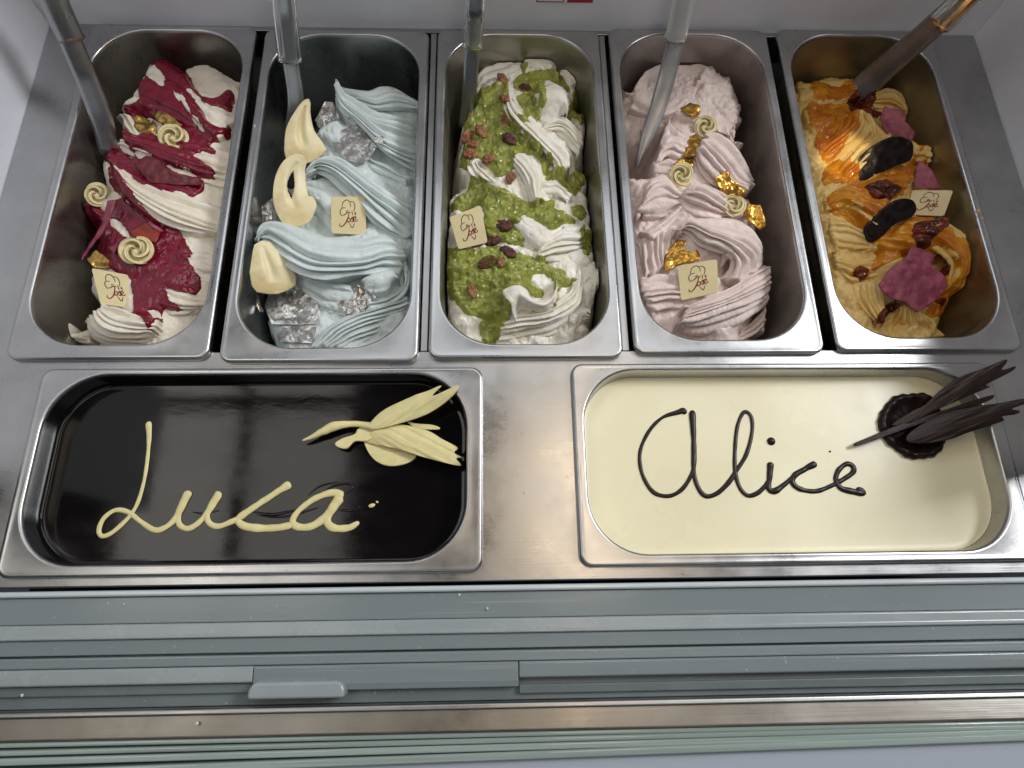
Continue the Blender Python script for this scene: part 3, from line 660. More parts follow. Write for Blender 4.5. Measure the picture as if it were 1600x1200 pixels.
def rosette(hp, px, py, rpx, label, turn=0.0, lean=0.5, twist=1):
    """a chocolate ribbon rolled up into a rose"""
    c = hp.hit(px, py + rpx * 0.4); sc = np.linalg.norm(at(px + rpx, py, c[2]) - at(px, py, c[2]))
    cen = at(px, py, c[2] + sc * 0.35)
    fr = frame_from(cen, lean * to_cam(cen) + (1 - lean) * np.array([0, 0, 1.0])); o, u, v, n = fr
    Vs, Fs = [], []; nb = 0
    e = thing('chocolate_rose', cen, label, 'decoration', 'white chocolate roses')
    def petal(a0, a1, r0, r1, h, flare, nth=26, thick=sc * 0.085, bend=0.0):
        th = np.linspace(a0, a1, nth); f = np.linspace(0, 1, nth); nv = 7
        w = np.linspace(0, 1, nv); env = np.sin(np.pi * np.clip(f, 0.02, 0.98))**0.45
        r = (r0 + (r1 - r0) * f)[:, None] + (flare * w[None]**1.6) * env[:, None]
        zz = (h * env)[:, None] * (w[None] - 0.55 * w[None]**3) - (r / sc)**2 * sc * 0.26
        inner = np.stack([r * np.cos(th)[:, None], r * np.sin(th)[:, None] * twist, zz], -1)
        ro = r + thick * (1 - 0.3 * w[None])
        outer = np.stack([ro * np.cos(th)[:, None], ro * np.sin(th)[:, None] * twist, zz + thick * 0.15 * w[None]], -1)
        strip = np.concatenate([inner, outer[:, ::-1]], 1)          # closed section
        Vl = strip.reshape(-1, 3); k = 2 * nv
        Fl = [tuple(x) for x in grid_faces(nth, k, True)] + [tuple(range(k)), tuple((nth - 1) * k + i for i in range(k - 1, -1, -1))]
        W = o + Vl[:, :1] * u + Vl[:, 1:2] * v + Vl[:, 2:] * n
        mesh('petal', W, Fl, M['rose'], e)
    # bud, then petals overlapping outward
    for i in range(3):
        petal(turn + i * 2.094, turn + i * 2.094 + 3.5, 0.10 * sc, 0.74 * sc, 0.60 * sc, 0.10 * sc, 40, sc * 0.17)
    petal(turn + 1.0, turn + 3.9, 0.60 * sc, 0.68 * sc, 0.42 * sc, 0.22 * sc, 30, sc * 0.13)
    petal(turn + 4.1, turn + 6.9, 0.58 * sc, 0.66 * sc, 0.40 * sc, 0.24 * sc, 30, sc * 0.13)
    # filled underside
    th = np.linspace(0, 2 * np.pi, 24, endpoint=False); Vl = [(0, 0, -0.05 * sc)]
    for rr, z in ((0.3, -0.02), (0.6, -0.12), (0.78, -0.3), (0.6, -0.5)): Vl += [(rr * sc * math.cos(a), rr * sc * math.sin(a), z * sc) for a in th]
    Vl = np.array(Vl); Fl = [(0, 1 + i, 1 + (i + 1) % 24) for i in range(24)] + [tuple(x + 1) for x in grid_faces(4, 24, True)]
    mesh('core', o + Vl[:, :1] * u + Vl[:, 1:2] * v + Vl[:, 2:] * n, Fl, M['rose'], e)
    return e

def spatula(label, shaft, zs, w, sleeve, zsl, wsl, sl_mat, thick=3.2, sm='spatula'):
    """shaft: pixel centre line from the gelato up; w half widths in mm"""
    P = np.array([at(a[0], a[1], z) for a, z in zip(catmull(shaft, 30), np.interp(np.linspace(0, 1, 30), np.linspace(0, 1, len(zs)), zs))])
    e = thing('spatula', P[0], label, 'spatula', 'gelato spatulas')
    up = to_cam(P[15])
    sweep('shaft', P, np.interp(np.linspace(0, 1, 30), np.linspace(0, 1, len(w)), w), thick, M[sm], e, up, 20, power=0.8)
    Q = np.array([at(a[0], a[1], z) for a, z in zip(catmull(sleeve, 16), np.linspace(zsl[0], zsl[1], 16))])
    if sl_mat is None: return e
    o = sweep('handle_sleeve', Q, np.linspace(wsl[0], wsl[1], 16), np.linspace(wsl[0], wsl[1], 16) * 0.62, sl_mat, e, up, 24, power=0.9)
    return e

# ================================================================ first pan: white gelato, raspberry sauce
a1 = lambda s: T(80, 80, s); b1 = lambda s: T(80, 310, s)
h = Heap('p1', M['g1'], 'milk_gelato', 'white gelato under dark red raspberry sauce')
h.base(a1('770,100 850,40 1000,110 1060,140 1170,95 1330,170 1460,240 1480,600 1420,1000') + b1('1380,200 1340,600 1240,900 1000,1180 500,1230 230,1200 190,1130 300,960 290,760 250,680 170,580 230,400 330,80 200,60') +
       a1('200,1150 400,1050 370,900 400,800 515,660 520,500 560,420 700,260'),
       [(240, 110, -30), (330, 120, -34), (260, 160, -20), (200, 190, -26), (300, 220, -18), (200, 250, -22), (180, 320, -26), (260, 330, -20), (320, 340, -28), (200, 390, -22), (290, 420, -24), (130, 420, -44), (150, 480, -42), (230, 480, -30), (190, 530, -42), (300, 500, -36)], -26, 12, 0.8, 3)
h.fold([a1('1060,150 1170,100 1320,165 1470,250'), a1('1100,260 1230,330 1340,340 1470,360')], [-32, -30], 1, 0.8, 3, 0.9)
h.fold([a1('800,90 870,60 960,110 1060,190 1120,290'), a1('700,270 790,300 900,370 1020,420 1120,520'), a1('580,440 700,470 850,520 1000,600 1150,640')], [-26, -14, -20], 4, 1.5, 3, 0.7)
h.fold([a1('1050,290 1180,390 1300,440 1470,500'), a1('990,320 1080,430 1180,540 1300,640'), a1('940,330 1020,450 1100,560 1200,680')], [-22, -13, -20], 3, 2.0, 2, 0.6)
h.fold([a1('600,620 900,680 1200,720 1460,780'), a1('560,700 820,780 1100,880 1420,960'), a1('500,770 760,870 1050,990 1380,1080')], [-20, (-12, -12, -22), (-20, -20, -26)], 5, 2.0, 3, 0.6)
h.fold([a1('520,500 560,560 600,640 640,690'), a1('600,500 640,570 680,640 720,690')], [-26, -20], 2, 1.5, 2, 0.5)
h.fold([a1('490,880 620,960 780,1040 950,1090 1150,1150 1400,1230'), a1('500,900 590,1000 700,1090 860,1180 1080,1280 1350,1370'), a1('495,900 560,1020 640,1130 760,1230 930,1330 1200,1420'), a1('490,905 540,1040 600,1140 700,1240 850,1360 1040,1440')], [(-14, -14, -24), (-8, -8, -22), (-8, -9, -20), (-18, -20, -26)], 6, 2.6, 2.0, 0.3)
h.fold([b1('900,700 1010,735 1230,770'), b1('900,800 1020,840 1180,850'), b1('850,930 970,930 1120,900')], [-26, -26, -36], 4, 1.8, 2, 0.5)
h.fold([b1('1080,430 1180,400 1280,420'), b1('1110,540 1190,530 1270,550'), b1('1120,660 1190,680 1260,690')], [-26, -24, -30], 3, 1.9, 2, 0.4)
h.fold([b1('740,1100 800,1020 860,900 930,850'), b1('850,1130 900,1020 980,960 1100,900')], [-38, -36], 3, 1.5, 2, 0.5)
h.fold([b1('390,820 520,845 650,885 800,930'), b1('360,870 460,950 580,990 770,1010'), b1('310,930 380,1040 500,1090 740,1090'), b1('280,960 310,1080 430,1150 640,1190')], [-22, -20, -30, -46], 7, 2.0, 3, 0.4)
h.fold([b1('80,1000 130,1050 200,1050 290,1030'), b1('120,1080 170,1110 240,1120 300,1120')], [(-46, -52), (-50, -54)], 1, 0.8, 2, 0.6, roll=1.5)
h.fold([b1('330,80 390,110 420,150'), b1('340,110 370,140 410,170')], [-30, -30], 0, 0, 2, 1.0, roll=1.5)
h.sauce([a1('790,60 850,38 930,85 1010,105 1055,160 1100,240 1140,320 1200,360 1290,360 1350,310 1420,325 1395,480 1350,460 1390,600 1370,680 1290,650 1320,720 1240,735 1290,800 1180,790 1100,810 1000,760 900,600 700,500 620,510 560,430 620,415 680,380 690,260 760,190 800,150'),
         a1('530,640 600,620 700,650 790,640 870,700 1000,760 1090,810 1180,870 1270,920 1250,985 1160,980 1050,930 900,880 780,820 740,790 660,750 640,800 600,740 540,680'),
         a1('400,810 470,770 560,790 640,830 700,850 860,830 900,900 1000,970 1150,990 1200,1040 1190,1090 1100,1140 980,1090 880,1090 800,1060 700,1030 620,970 560,920 490,890 440,880'),
         a1('450,900 490,900 560,1010 620,1100 680,1190 600,1180 540,1130 470,1050'),
         b1('200,60 300,20 420,100 480,40 560,0 700,60 830,180 880,240 980,260 1040,320 1100,440 1060,460 1120,560 1180,650 1150,750 1050,740 900,700 920,800 1010,850 1000,880 880,870 860,960 780,1040 740,1010 720,940 650,880 600,600 480,560 350,440 280,480 330,600 200,560 260,400 320,300 220,160')],
        [a1('795,105 860,170 890,230 880,275 830,250 745,190'), a1('1020,320 1060,420 1120,500 1200,610 1160,610 1080,500 1020,390'), a1('960,320 1020,345 1010,385 965,345'),
         a1('1060,300 1120,320 1220,410 1340,450 1390,490 1370,600 1240,560 1160,430 1090,340'), b1('580,10 660,80 770,180 720,140 620,60'), b1('470,160 540,190 620,310 560,290 480,220'), b1('750,880 800,865 850,900 800,935')],
        M['s1'], thick=2.1, edge=2.6, lump=0.22, lscale=9, soften=3.6, label='glossy dark red raspberry sauce')
G = 'dark red shards on the raspberry sauce'
flake(h, 'chocolate_shard', a1('640,880 740,820 860,830 860,890 1000,960 1150,990 1200,1040 1000,1050 760,1030 690,940'), M['shard_r'], 'flat brownish red shard above the thick white ribs', 'shard', G, 1.4, 0.8, 1.2, 9, 0.7, seed=1)
flake(h, 'chocolate_shard', b1('440,20 510,10 480,120 400,280 300,400 240,500 245,440 340,300 400,200'), M['shard_m'], 'long narrow mauve shard standing between two white roses', 'shard', G, 4.5, 0.6, 1.0, 9, 0.7, zfix=-20, seed=2)
flake(h, 'chocolate_shard', b1('610,260 740,190 850,270 820,350 740,320 660,310'), M['shard_o'], 'orange red shard behind the lowest white rose', 'shard', G, 3, 0.7, 1.2, 9, 0.7, seed=3)
flake(h, 'chocolate_shard', b1('770,175 880,255 850,268 760,205'), M['shard_p'], 'small pink sliver beside the orange red shard', 'shard', G, 3.5, 0.6, 0.5, 9, 0.7, seed=4)
flake(h, 'chocolate_shard', b1('440,380 530,340 490,440'), M['shard_m'], 'tiny pink chip touching the lowest white rose', 'shard', G, 3, 0.6, 0.5, 9, 0.7, seed=5)
flake(h, 'gold_flake', a1('620,500 720,510 800,540 840,640 700,630 640,590'), M['gold_dull'], 'dull gold flake left of the topmost white rose', 'gold leaf', 'gold leaf on the red sauced gelato', 2.2, 0.7, 2.4, 5, 0.4, seed=6)
flake(h, 'gold_flake', a1('780,470 860,460 960,520 1030,580 900,585 820,530'), M['gold_dull'], 'dull gold flake just above the topmost white rose', 'gold leaf', 'gold leaf on the red sauced gelato', 3.0, 0.7, 2.0, 5, 0.4, seed=7)
flake(h, 'gold_flake', b1('275,470 350,400 440,470 500,550 330,545'), M['gold_dull'], 'broad dull gold flake tucked behind the plaque', 'gold leaf', 'gold leaf on the red sauced gelato', 3.0, 0.7, 1.6, 7, 0.4, zfix=-26, seed=8)
plaque(h, b1('315,545 605,600 680,865 385,825'), 'cream plaque with cone print leaning on red sauced gelato')
rosette(h, 271, 214, 24, 'topmost white rose on the red sauce, by the gold flakes', 0.3)
rosette(h, 152, 304, 21, 'white rose at the edge of the red sauce by the empty side', 2.2)
rosette(h, 213, 391, 27, 'lowest white rose, above the plaque on red sauce', 4.0)
spatula('grey metal spatula standing in the red sauced gelato', [(172, 240), (160, 190), (138, 130), (104, 50), (80, -10)], (-34, -4, 24, 56, 80), (9.5, 9.8, 9.6, 9.4, 9.4), [(112, 62), (88, 10), (60, -60)], (50, 110), (11.2, 11.4), M['spatula'], 4.5)

# ================================================================ second pan: pale blue gelato
a2 = lambda s: T(370, 110, s); b2 = lambda s: T(370, 320, s)
h = Heap('p2', M['g2'], 'blue_gelato', 'pale blue ribbed gelato with silver leaf')
h.base(a2('760,100 830,130 1010,150 1150,110 1300,160 1430,250 1430,1200') + b2('1400,400 1380,900 1200,1200 700,1230 330,1150 230,1000 170,800 150,560 120,300 200,150 280,100') + a2('330,1130 440,880 540,700 620,480 740,380'),
       [(530, 140, -34), (600, 150, -44), (540, 220, -26), (620, 260, -44), (500, 260, -30), (560, 300, -28), (490, 330, -34), (440, 380, -30), (560, 400, -26), (600, 470, -36), (480, 460, -40), (430, 490, -48), (560, 530, -48)], -30, 12, 1.0, 5)
h.fold([a2('830,130 920,148 1020,155 1140,115 1250,125 1330,175 1430,250'), a2('860,190 980,220 1080,240 1200,210 1300,220 1430,270'), a2('920,250 1000,280 1080,310 1200,310 1300,300 1430,310')], [-40, -34, -36], 4, 2.2, 3, 0.4)
h.fold([a2('940,640 1080,700 1200,760 1290,820 1320,880'), a2('900,700 1050,830 1200,925 1300,940')], [-36, -44], 2, 1.8, 2, 0.5)
h.fold([a2('785,70 840,165 930,215 1060,305 1200,345 1430,400'), a2('770,110 830,230 950,320 1100,420 1250,470 1430,530'), a2('780,200 850,310 960,410 1100,540 1250,620 1430,690'), a2('790,250 880,370 1000,490 1120,610 1250,710 1420,810')], [(-12, -22, -26, -40), (-8, -16, -20, -38), (-14, -16, -20, -38), (-26, -26, -28, -42)], 8, 3.0, 3, 0.3)
h.fold([a2('880,560 980,620 1080,690 1200,740 1330,830'), a2('860,660 960,720 1060,790 1160,830 1290,880')], [-30, -38], 2, 2.0, 2, 0.4)
h.fold([a2('740,410 800,380 860,430'), a2('650,480 720,500 800,520'), a2('700,600 780,600 860,600')], [-24, -22, -28], 2, 1.4, 4, 0.7)
h.fold([a2('540,870 680,840 850,950 1000,1090'), a2('480,920 620,980 740,1080 860,1200'), a2('420,940 560,1070 640,1180 740,1280')], [-20, -24, -32], 3, 1.0, 2, 0.8)
h.fold([a2('565,745 640,675 760,648 880,700 1050,820 1220,930 1430,1070'), a2('550,775 650,715 780,735 950,855 1150,1010 1420,1200'), a2('545,810 640,750 760,790 880,890 1020,1020 1160,1150 1330,1290'), a2('535,850 620,800 720,840 820,930 930,1050 1060,1200 1230,1300')], [(-16, -12, -18, -34), (-12, -8, -14, -34), (-14, -10, -16, -30), (-22, -20, -22, -30)], 6, 2.8, 2.5, 0.3)
h.fold([b2('430,520 560,560 700,590 880,640'), b2('480,600 640,680 760,720 900,720'), b2('540,700 640,800 740,830 860,850')], [-26, -32, -38], 3, 1.0, 2, 0.7)
h.fold([b2('1300,400 1330,520 1300,640 1200,720 1050,760'), b2('1340,500 1340,640 1300,720 1180,790 1020,830')], [-28, -32], 2, 2.0, 2, 0.3)
h.fold([b2('600,1090 660,1000 760,920 900,850 1080,800 1320,720'), b2('680,1090 760,1010 860,950 1000,890 1150,850 1340,790'), b2('780,1100 860,1040 960,990 1080,950 1180,920 1320,860'), b2('900,1130 980,1080 1060,1040 1160,1000 1240,960 1340,920')], [-32, -36, -42, -50], 7, 2.3, 2, 0.3)
h.fold([b2('1000,580 1100,540 1200,520 1250,560'), b2('1010,660 1100,660 1180,640 1230,600')], [-18, -24], 0, 0, 3, 0.5)
h.fold([b2('130,250 190,150 280,108 400,130 560,190 700,235 860,232 1000,240 1120,222 1220,245 1290,320'), b2('150,265 230,190 330,235 480,325 640,385 820,400 1000,388 1180,345 1295,360'), b2('190,265 300,325 450,430 600,495 800,502 1000,488 1150,445 1280,450'), b2('240,290 340,420 440,500 560,550 730,575 900,560 1050,548 1150,525 1240,540')], [(-20, -12, -8, -10, -22), (-14, -4, -4, -8, -22), (-18, -6, -6, -10, -22), (-24, -15, -13, -15, -24)], 5, 3.0, 2, 0.3)
G = 'silver leaf on the blue gelato'
flake(h, 'silver_flake', a2('610,390 690,240 750,250 800,360 720,440 640,450'), M['silver'], 'brownish silver flake beside the tallest cream petal', 'silver leaf', G, 3, 0.45, 0.66, 9.0, 0.4, flat=True, step=2.6, zfix=-22, seed=11)
flake(h, 'silver_flake', a2('740,510 850,450 960,415 1040,490 1100,570 1040,690 960,730 850,700 750,600'), M['silver'], 'large crumpled silver flake above the blue middle fold', 'silver leaf', G, 2.5, 0.45, 0.99, 9.0, 0.4, flat=True, step=2.6, seed=12)
flake(h, 'silver_flake', a2('1085,500 1150,520 1140,580 1080,560'), M['silver'], 'small dark silver chip on the upper blue ribs', 'silver leaf', G, 2, 0.45, 0.33, 9.0, 0.4, flat=True, step=2.6, seed=13)
flake(h, 'silver_flake', a2('160,1090 290,990 300,1080 400,1100 440,1180 200,1190'), M['silver'], 'silver flake against the empty side, under the looped petal', 'silver leaf', G, 3, 0.45, 0.66, 9.0, 0.4, flat=True, step=2.6, zfix=-30, seed=14)
flake(h, 'silver_flake', b2('250,690 420,640 560,690 630,770 650,930 500,940 270,930 220,800'), M['silver'], 'broad silver flake below the lowest cream petal', 'silver leaf', G, 3.0, 0.45, 0.99, 10.5, 0.4, flat=True, step=2.6, seed=15)
flake(h, 'silver_flake', b2('860,640 940,585 1000,600 1040,670 1090,720 1050,820 930,870 830,840 780,740'), M['silver'], 'crumpled silver flake on the lower blue ribs', 'silver leaf', G, 3, 0.45, 1.06, 7.5, 0.4, flat=True, step=2.6, seed=16)
flake(h, 'silver_flake', b2('290,950 480,940 620,950 600,1080 330,1070'), M['silver'], 'lowest silver flake, half under the pan lip', 'silver leaf', G, 3, 0.45, 0.99, 9.0, 0.4, flat=True, step=2.6, seed=17)
flake(h, 'silver_flake', b2('110,680 150,670 210,830 180,840'), M['silver'], 'thin silver wisp in the corner beside the broad flake', 'silver leaf', G, 6, 0.45, 0.50, 9.0, 0.4, flat=True, step=2.6, zfix=-44, seed=18)
plaque(h, a2('735,990 1005,985 1010,1285 740,1275'), 'cream plaque with cone print standing in blue gelato')

def petal(hp, spine, halfw, zs, label, groove=2.6, cup=3.0, slot=None):
    """tongue of moulded chocolate with a lengthwise hollow; halfw in px"""
    ns, nt = 80, 41
    q = catmull(spine, ns); zz = np.interp(np.linspace(0, 1, ns), np.linspace(0, 1, len(zs)), zs)
    C_ = np.array([at(a[0], a[1], z) for a, z in zip(q, zz)])
    Tn = np.gradient(C_, axis=0); Tn /= np.linalg.norm(Tn, axis=1)[:, None]
    up = to_cam(C_[ns // 2]); S = np.cross(Tn, up); S /= np.linalg.norm(S, axis=1)[:, None]; U = np.cross(S, Tn)
    w = np.interp(np.linspace(0, 1, ns), np.linspace(0, 1, len(halfw)), halfw) / 1.7; w = np.convolve(np.pad(w, 3, mode='edge'), np.ones(7) / 7, 'valid'); w *= np.sqrt(np.clip((1 - np.linspace(0, 1, ns)) / 0.10, 0.02, 1)) * np.sqrt(np.clip(np.linspace(0, 1, ns) / 0.04, 0.15, 1))
    f = np.linspace(0, 1, ns); t = np.linspace(-1, 1, nt)
    e = thing('chocolate_petal', C_[-1], label, 'decoration', 'gold dusted chocolate petals')
    g = np.exp(-(t / 0.22)**2)[None] * (np.sin(np.pi * np.clip((f - 0.10) / 0.68, 0, 1))**0.6)[:, None] * groove
    hgt = cup * (1 - t[None]**2) * np.sin(np.pi * np.clip(f, .05, .95))[:, None]**0.5 - g
    top = C_[:, None] + S[:, None] * (w[:, None] * t[None])[..., None] + U[:, None] * hgt[..., None]
    bot = top - U[:, None] * 1.7
    k = ns * nt; V = np.vstack([top.reshape(-1, 3), bot.reshape(-1, 3)]); Fq = grid_faces(ns, nt)
    if slot:
        i, j = Fq[:, 0] // nt, Fq[:, 0] % nt
        fi, tj = f[i], t[j]; Fq = Fq[~((fi > slot[0]) & (fi < slot[1]) & (abs(tj + 0.05) < slot[2] * np.sin(np.pi * (fi - slot[0]) / (slot[1] - slot[0]))))]
    Fc = [tuple(x) for x in Fq] + [tuple(k + i for i in reversed(x)) for x in Fq]
    ed = {}
    for fq in Fq:
        for x, y in zip(fq, np.roll(fq, -1)): ed[(x, y)] = 1
    for (x, y) in list(ed):
        if (y, x) not in ed: Fc.append((y, x, k + x, k + y))
    mesh('leaf', V, Fc, M['petal'], e)
    return e
petal(h, a2('560,225 520,330 500,480 530,620 570,720'), (4, 13, 23, 32, 34), (4, -2, -8, -14, -22), 'tallest cream petal with tan edges, beside the spatula', 6.5)
petal(h, a2('520,670 450,760 420,880 430,1020 500,1120 560,1190'), (8, 19, 24, 27, 32, 22), (4, 0, -4, -8, -12, -18), 'looped cream petal with an open slot, between two others', 4.0, slot=(0.22, 0.60, 0.22))
petal(h, b2('195,285 220,380 260,500 300,620 320,695'), (10, 20, 30, 33, 26), (-4, -6, -10, -16, -22), 'lowest cream petal with brown rim, on the wavy fold', 3.6)
spatula('clear handled spatula in the blue gelato', [(452, 230), (462, 160), (455, 100), (447, 20), (444, -40)], (-44, -10, 18, 50, 74), (7, 7.5, 7.5, 7.5, 7.5), [(454, 96), (446, 30), (438, -60)], (18, 90), (11.2, 10.6), M['clear'], 3.2)

# ================================================================ third pan: white gelato, pistachio sauce
a3 = lambda s: T(670, 70, s); b3 = lambda s: T(670, 310, s)
h = Heap('p3', M['g3'], 'pistachio_gelato', 'white gelato under lumpy green pistachio sauce')
h.base(a3('390,200 430,165 560,130 690,90 740,105 770,50 900,60 980,100 1010,190 1110,140 1170,220 1130,300 1130,400 1240,420 1260,540 1210,640 1190,750 1160,840 1240,930 1260,1050 1260,1180') +
       b3('1270,80 1310,300 1320,480 1330,640 1300,800 1260,900 1270,980 1130,1150 560,1210 280,1090 190,930 140,700 115,500 140,380 160,200') + a3('160,1140 290,1050 240,950 260,750 280,600 360,430 370,330'),
       [(760, 100, -34), (840, 90, -34), (890, 110, -40), (780, 150, -20), (850, 150, -24), (900, 190, -42), (730, 200, -24), (800, 220, -14), (870, 240, -26), (740, 250, -22), (900, 290, -44), (800, 300, -16), (720, 320, -34), (770, 340, -18), (860, 350, -18), (920, 380, -40), (730, 420, -20), (800, 430, -14), (880, 430, -22), (740, 480, -30), (830, 480, -24), (910, 480, -40), (760, 530, -46), (850, 530, -44)], -26, 12, 1.8, 8)
h.fold([a3('385,230 440,172 560,135 690,95 745,120'), a3('390,290 460,250 580,210 680,170 740,170'), a3('400,350 500,340 600,290 680,240 730,210')], [-38, -32, -30], 3, 1.2, 3, 0.9)
h.fold([a3('760,60 860,58 940,78 985,150'), a3('770,120 860,120 930,140 990,210'), a3('770,190 860,190 950,220 1010,260')], [-36, -30, -30], 2, 0.8, 3, 1.5)
h.fold([a3('1040,190 1110,145 1170,220'), a3('1060,270 1110,300 1160,260')], [-38, -38], 0, 0, 4, 1.2)
h.fold([a3('880,590 1000,540 1110,580 1190,680'), a3('920,650 1020,630 1110,690 1180,780'), a3('960,710 1040,740 1100,800 1140,850')], [-24, -24, -34], 5, 1.9, 3, 0.4)
h.fold([a3('900,300 990,295 1080,360 1095,450'), a3('850,400 940,400 1040,440 1080,500'), a3('830,450 870,560 960,590 1060,540')], [-22, -12, -20], 1, 0.8, 5, 0.8)
h.fold([a3('635,255 680,400 760,500 850,600 960,700 1090,830 1110,900'), a3('615,310 640,480 720,590 820,690 920,790 1020,890 1040,950'), a3('590,380 600,520 680,650 780,750 880,840 960,930 970,990')], [(-16, -8, -12, -24), (-12, -2, -6, -20), (-18, -10, -12, -26)], 4, 2.0, 3, 0.4)
h.fold([a3('690,840 760,860 830,950 890,1060 890,1200'), a3('670,890 740,960 800,1060 830,1200'), a3('645,930 690,1010 750,1110 780,1220')], [-14, -10, -18], 4, 2.0, 3, 0.4)
h.fold([a3('370,900 420,960 510,1050'), a3('320,930 320,1010 400,1070')], [-18, -24], 3, 1.8, 2, 0.5)
h.fold([a3('880,1080 1000,1070 1090,1150'), a3('890,1170 980,1170 1080,1220')], [-22, -24], 2, 1.2, 2, 0.7)
h.fold([b3('740,125 850,180 945,255'), b3('700,160 800,250 910,330'), b3('640,205 740,330 870,415')], [-14, -10, -16], 2, 1.0, 2, 0.4)
h.fold([b3('950,280 1080,200 1200,200'), b3('900,370 1030,310 1200,310'), b3('870,450 1010,410 1190,380'), b3('880,500 1010,490 1110,460')], [(-12, -14, -26), (-10, -12, -26), (-12, -16, -28), (-20, -22, -32)], 5, 2.0, 3, 0.4)
h.fold([b3('1090,430 1180,400 1250,470'), b3('1110,520 1180,540 1240,530')], [-24, -28], 0, 0, 3, 0.8)
h.fold([b3('1200,560 1290,490 1330,560'), b3('1190,700 1270,660 1320,680'), b3('1180,810 1240,870 1290,800')], [-28, -28, -38], 2, 1.0, 3, 1.4)
h.fold([b3('1180,560 1150,690 1080,770 980,850 850,895 690,905'), b3('1190,700 1130,830 1000,910 870,950 700,970 590,990'), b3('1210,830 1100,930 950,1000 800,1030 640,1060 560,1080'), b3('1180,960 1080,1030 950,1080 800,1110 680,1140 560,1160')], [(-20, -16, -22), (-24, -22, -30), (-34, -32, -38), (-46, -46, -48)], 6, 2.0, 2.5, 0.5)
h.fold([b3('1110,880 1180,830 1250,880'), b3('1140,1020 1180,980 1230,940')], [-30, -34], 1, 1.0, 2, 0.9)
h.fold([b3('590,720 650,670 740,690 800,770 890,790 970,740 1000,640'), b3('640,810 700,760 790,820 890,850 970,800 1005,700'), b3('680,925 720,860 800,880 900,880 970,840 1000,760')], [(-10, -8, -12), (-8, -10, -12), (-20, -22, -20)], 1, 0.6, 3, 0.4, roll=1.8)
h.sauce([a3('380,380 470,330 540,290 600,310 625,350 590,470 600,580 640,670 700,760 740,830 690,850 650,930 660,990 600,1030 540,1040 480,990 400,900 340,890 320,950 250,960 250,870 270,780 270,620 340,560 360,470'),
         a3('600,480 640,560 700,680 760,760 880,850 960,900 940,990 900,1030 880,960 850,900 760,850 700,770 640,640'),
         a3('720,150 780,140 760,220 860,200 940,200 1030,260 1080,310 1100,370 1050,330 960,290 900,300 910,440 870,460 850,380 800,420 860,520 860,590 780,560 730,490 690,420 760,390 680,350 660,290 720,230'),
         a3('1100,470 1160,430 1240,410 1250,540 1200,620 1130,560'), a3('1030,950 1090,1000 1200,1000 1250,1060 1240,1150 1160,1180 1080,1130 1000,1060 900,1060 960,1000'),
         a3('650,520 720,540 790,600 740,600'),
         b3('180,30 300,-60 330,-140 420,-150 540,-90 650,-40 740,20 820,60 880,0 980,20 1000,90 1140,170 1060,200 960,250 900,200 750,130 700,190 650,210 740,320 660,370 580,350 440,300 430,200 400,60 250,100 180,110'),
         b3('160,390 230,380 360,390 480,380 570,370 680,430 800,450 900,500 1020,550 1080,610 1160,630 1090,680 1010,720 990,640 900,590 820,600 800,660 890,740 880,780 820,780 770,700 690,670 620,690 580,740 600,830 640,930 580,1000 540,1110 440,1120 390,1000 430,950 300,910 200,820 150,700 130,500'),
         b3('1200,210 1260,240 1280,400 1240,450 1190,330'), b3('1110,60 1200,60 1230,140 1190,180 1120,120')],
        [], M['s3'], thick=3.4, edge=4.0, lump=1.0, lscale=7, warp=1.5, soften=3.0, label='thick green pistachio sauce with nut chunks', chunk=1.5)
nut_me = {}
def nut(hp, px, py, ang, L_, mk, label, fx=1.0):
    c = hp.hit(px, py) + [0, 0, 1.4]
    if mk not in nut_me:
        bmx = bmesh.new(); bmesh.ops.create_icosphere(bmx, subdivisions=3, radius=1.0)
        for v in bmx.verts:
            x, y, z = v.co; k = 1 - 0.22 * x * abs(x); v.co = Vector((x, y * 0.60 * k, z * 0.50 * k * (1.0 if z < 0 else 0.92))) * (1 + 0.05 * math.sin(7 * y + 3 * x) + 0.04 * math.sin(11 * x))
            if abs(y) < 0.08 and z > 0: v.co.z -= 0.10
        me = bpy.data.meshes.new('pistachio'); bmx.to_mesh(me); bmx.free(); me.materials.append(M[mk]); me.polygons.foreach_set('use_smooth', np.ones(len(me.polygons), bool)); nut_me[mk] = me
    o = bpy.data.objects.new('pistachio', nut_me[mk]); COL.objects.link(o)
    o.location = c * MM; o.scale = (L_ * MM * 1.06, L_ * MM * 1.06 * fx, L_ * MM * 1.06); o.rotation_euler = (random.uniform(-.5, .5), random.uniform(-.35, .35), math.radians(ang))
    return tag(o, label, 'pistachio', 'pistachios on the green sauce')
for s_, ang, L_, mk, lb in (('580,280', -60, 8.0, 'nut', 'topmost pistachio, at the edge of the green sauce'), ('605,432', -15, 7.0, 'nut', 'pistachio in the fork of white ribs near the top'),
    ('755,345', 5, 7.0, 'nut_dark', 'reddish pistachio in the hollow behind the white ribs'), ('600,600', -60, 6.0, 'nut', 'half sunk pistachio beside the long white ribs'),
    ('410,685', -65, 8.8, 'nut', 'orange brown pistachio, upper of the clustered ones'), ('305,725', 55, 9.0, 'nut', 'large pistachio at the outer edge of the cluster'), ('350,785', 20, 6.5, 'nut', 'small pistachio squeezed between cluster neighbours'),
    ('330,860', 25, 8.0, 'nut', 'lowest pistachio of the cluster'), ('630,745', -50, 8.8, 'nut_dark', 'dark purple pistachio alone on the smooth green sauce'), ('470,895', 20, 7.4, 'nut', 'pale tan pistachio below the cluster'),
    ('640,1040', 70, 7.6, 'nut', 'upright pistachio against the white middle ribs')):
    p = a3(s_)[0]; nut(h, p[0], p[1], ang, L_, mk, lb)
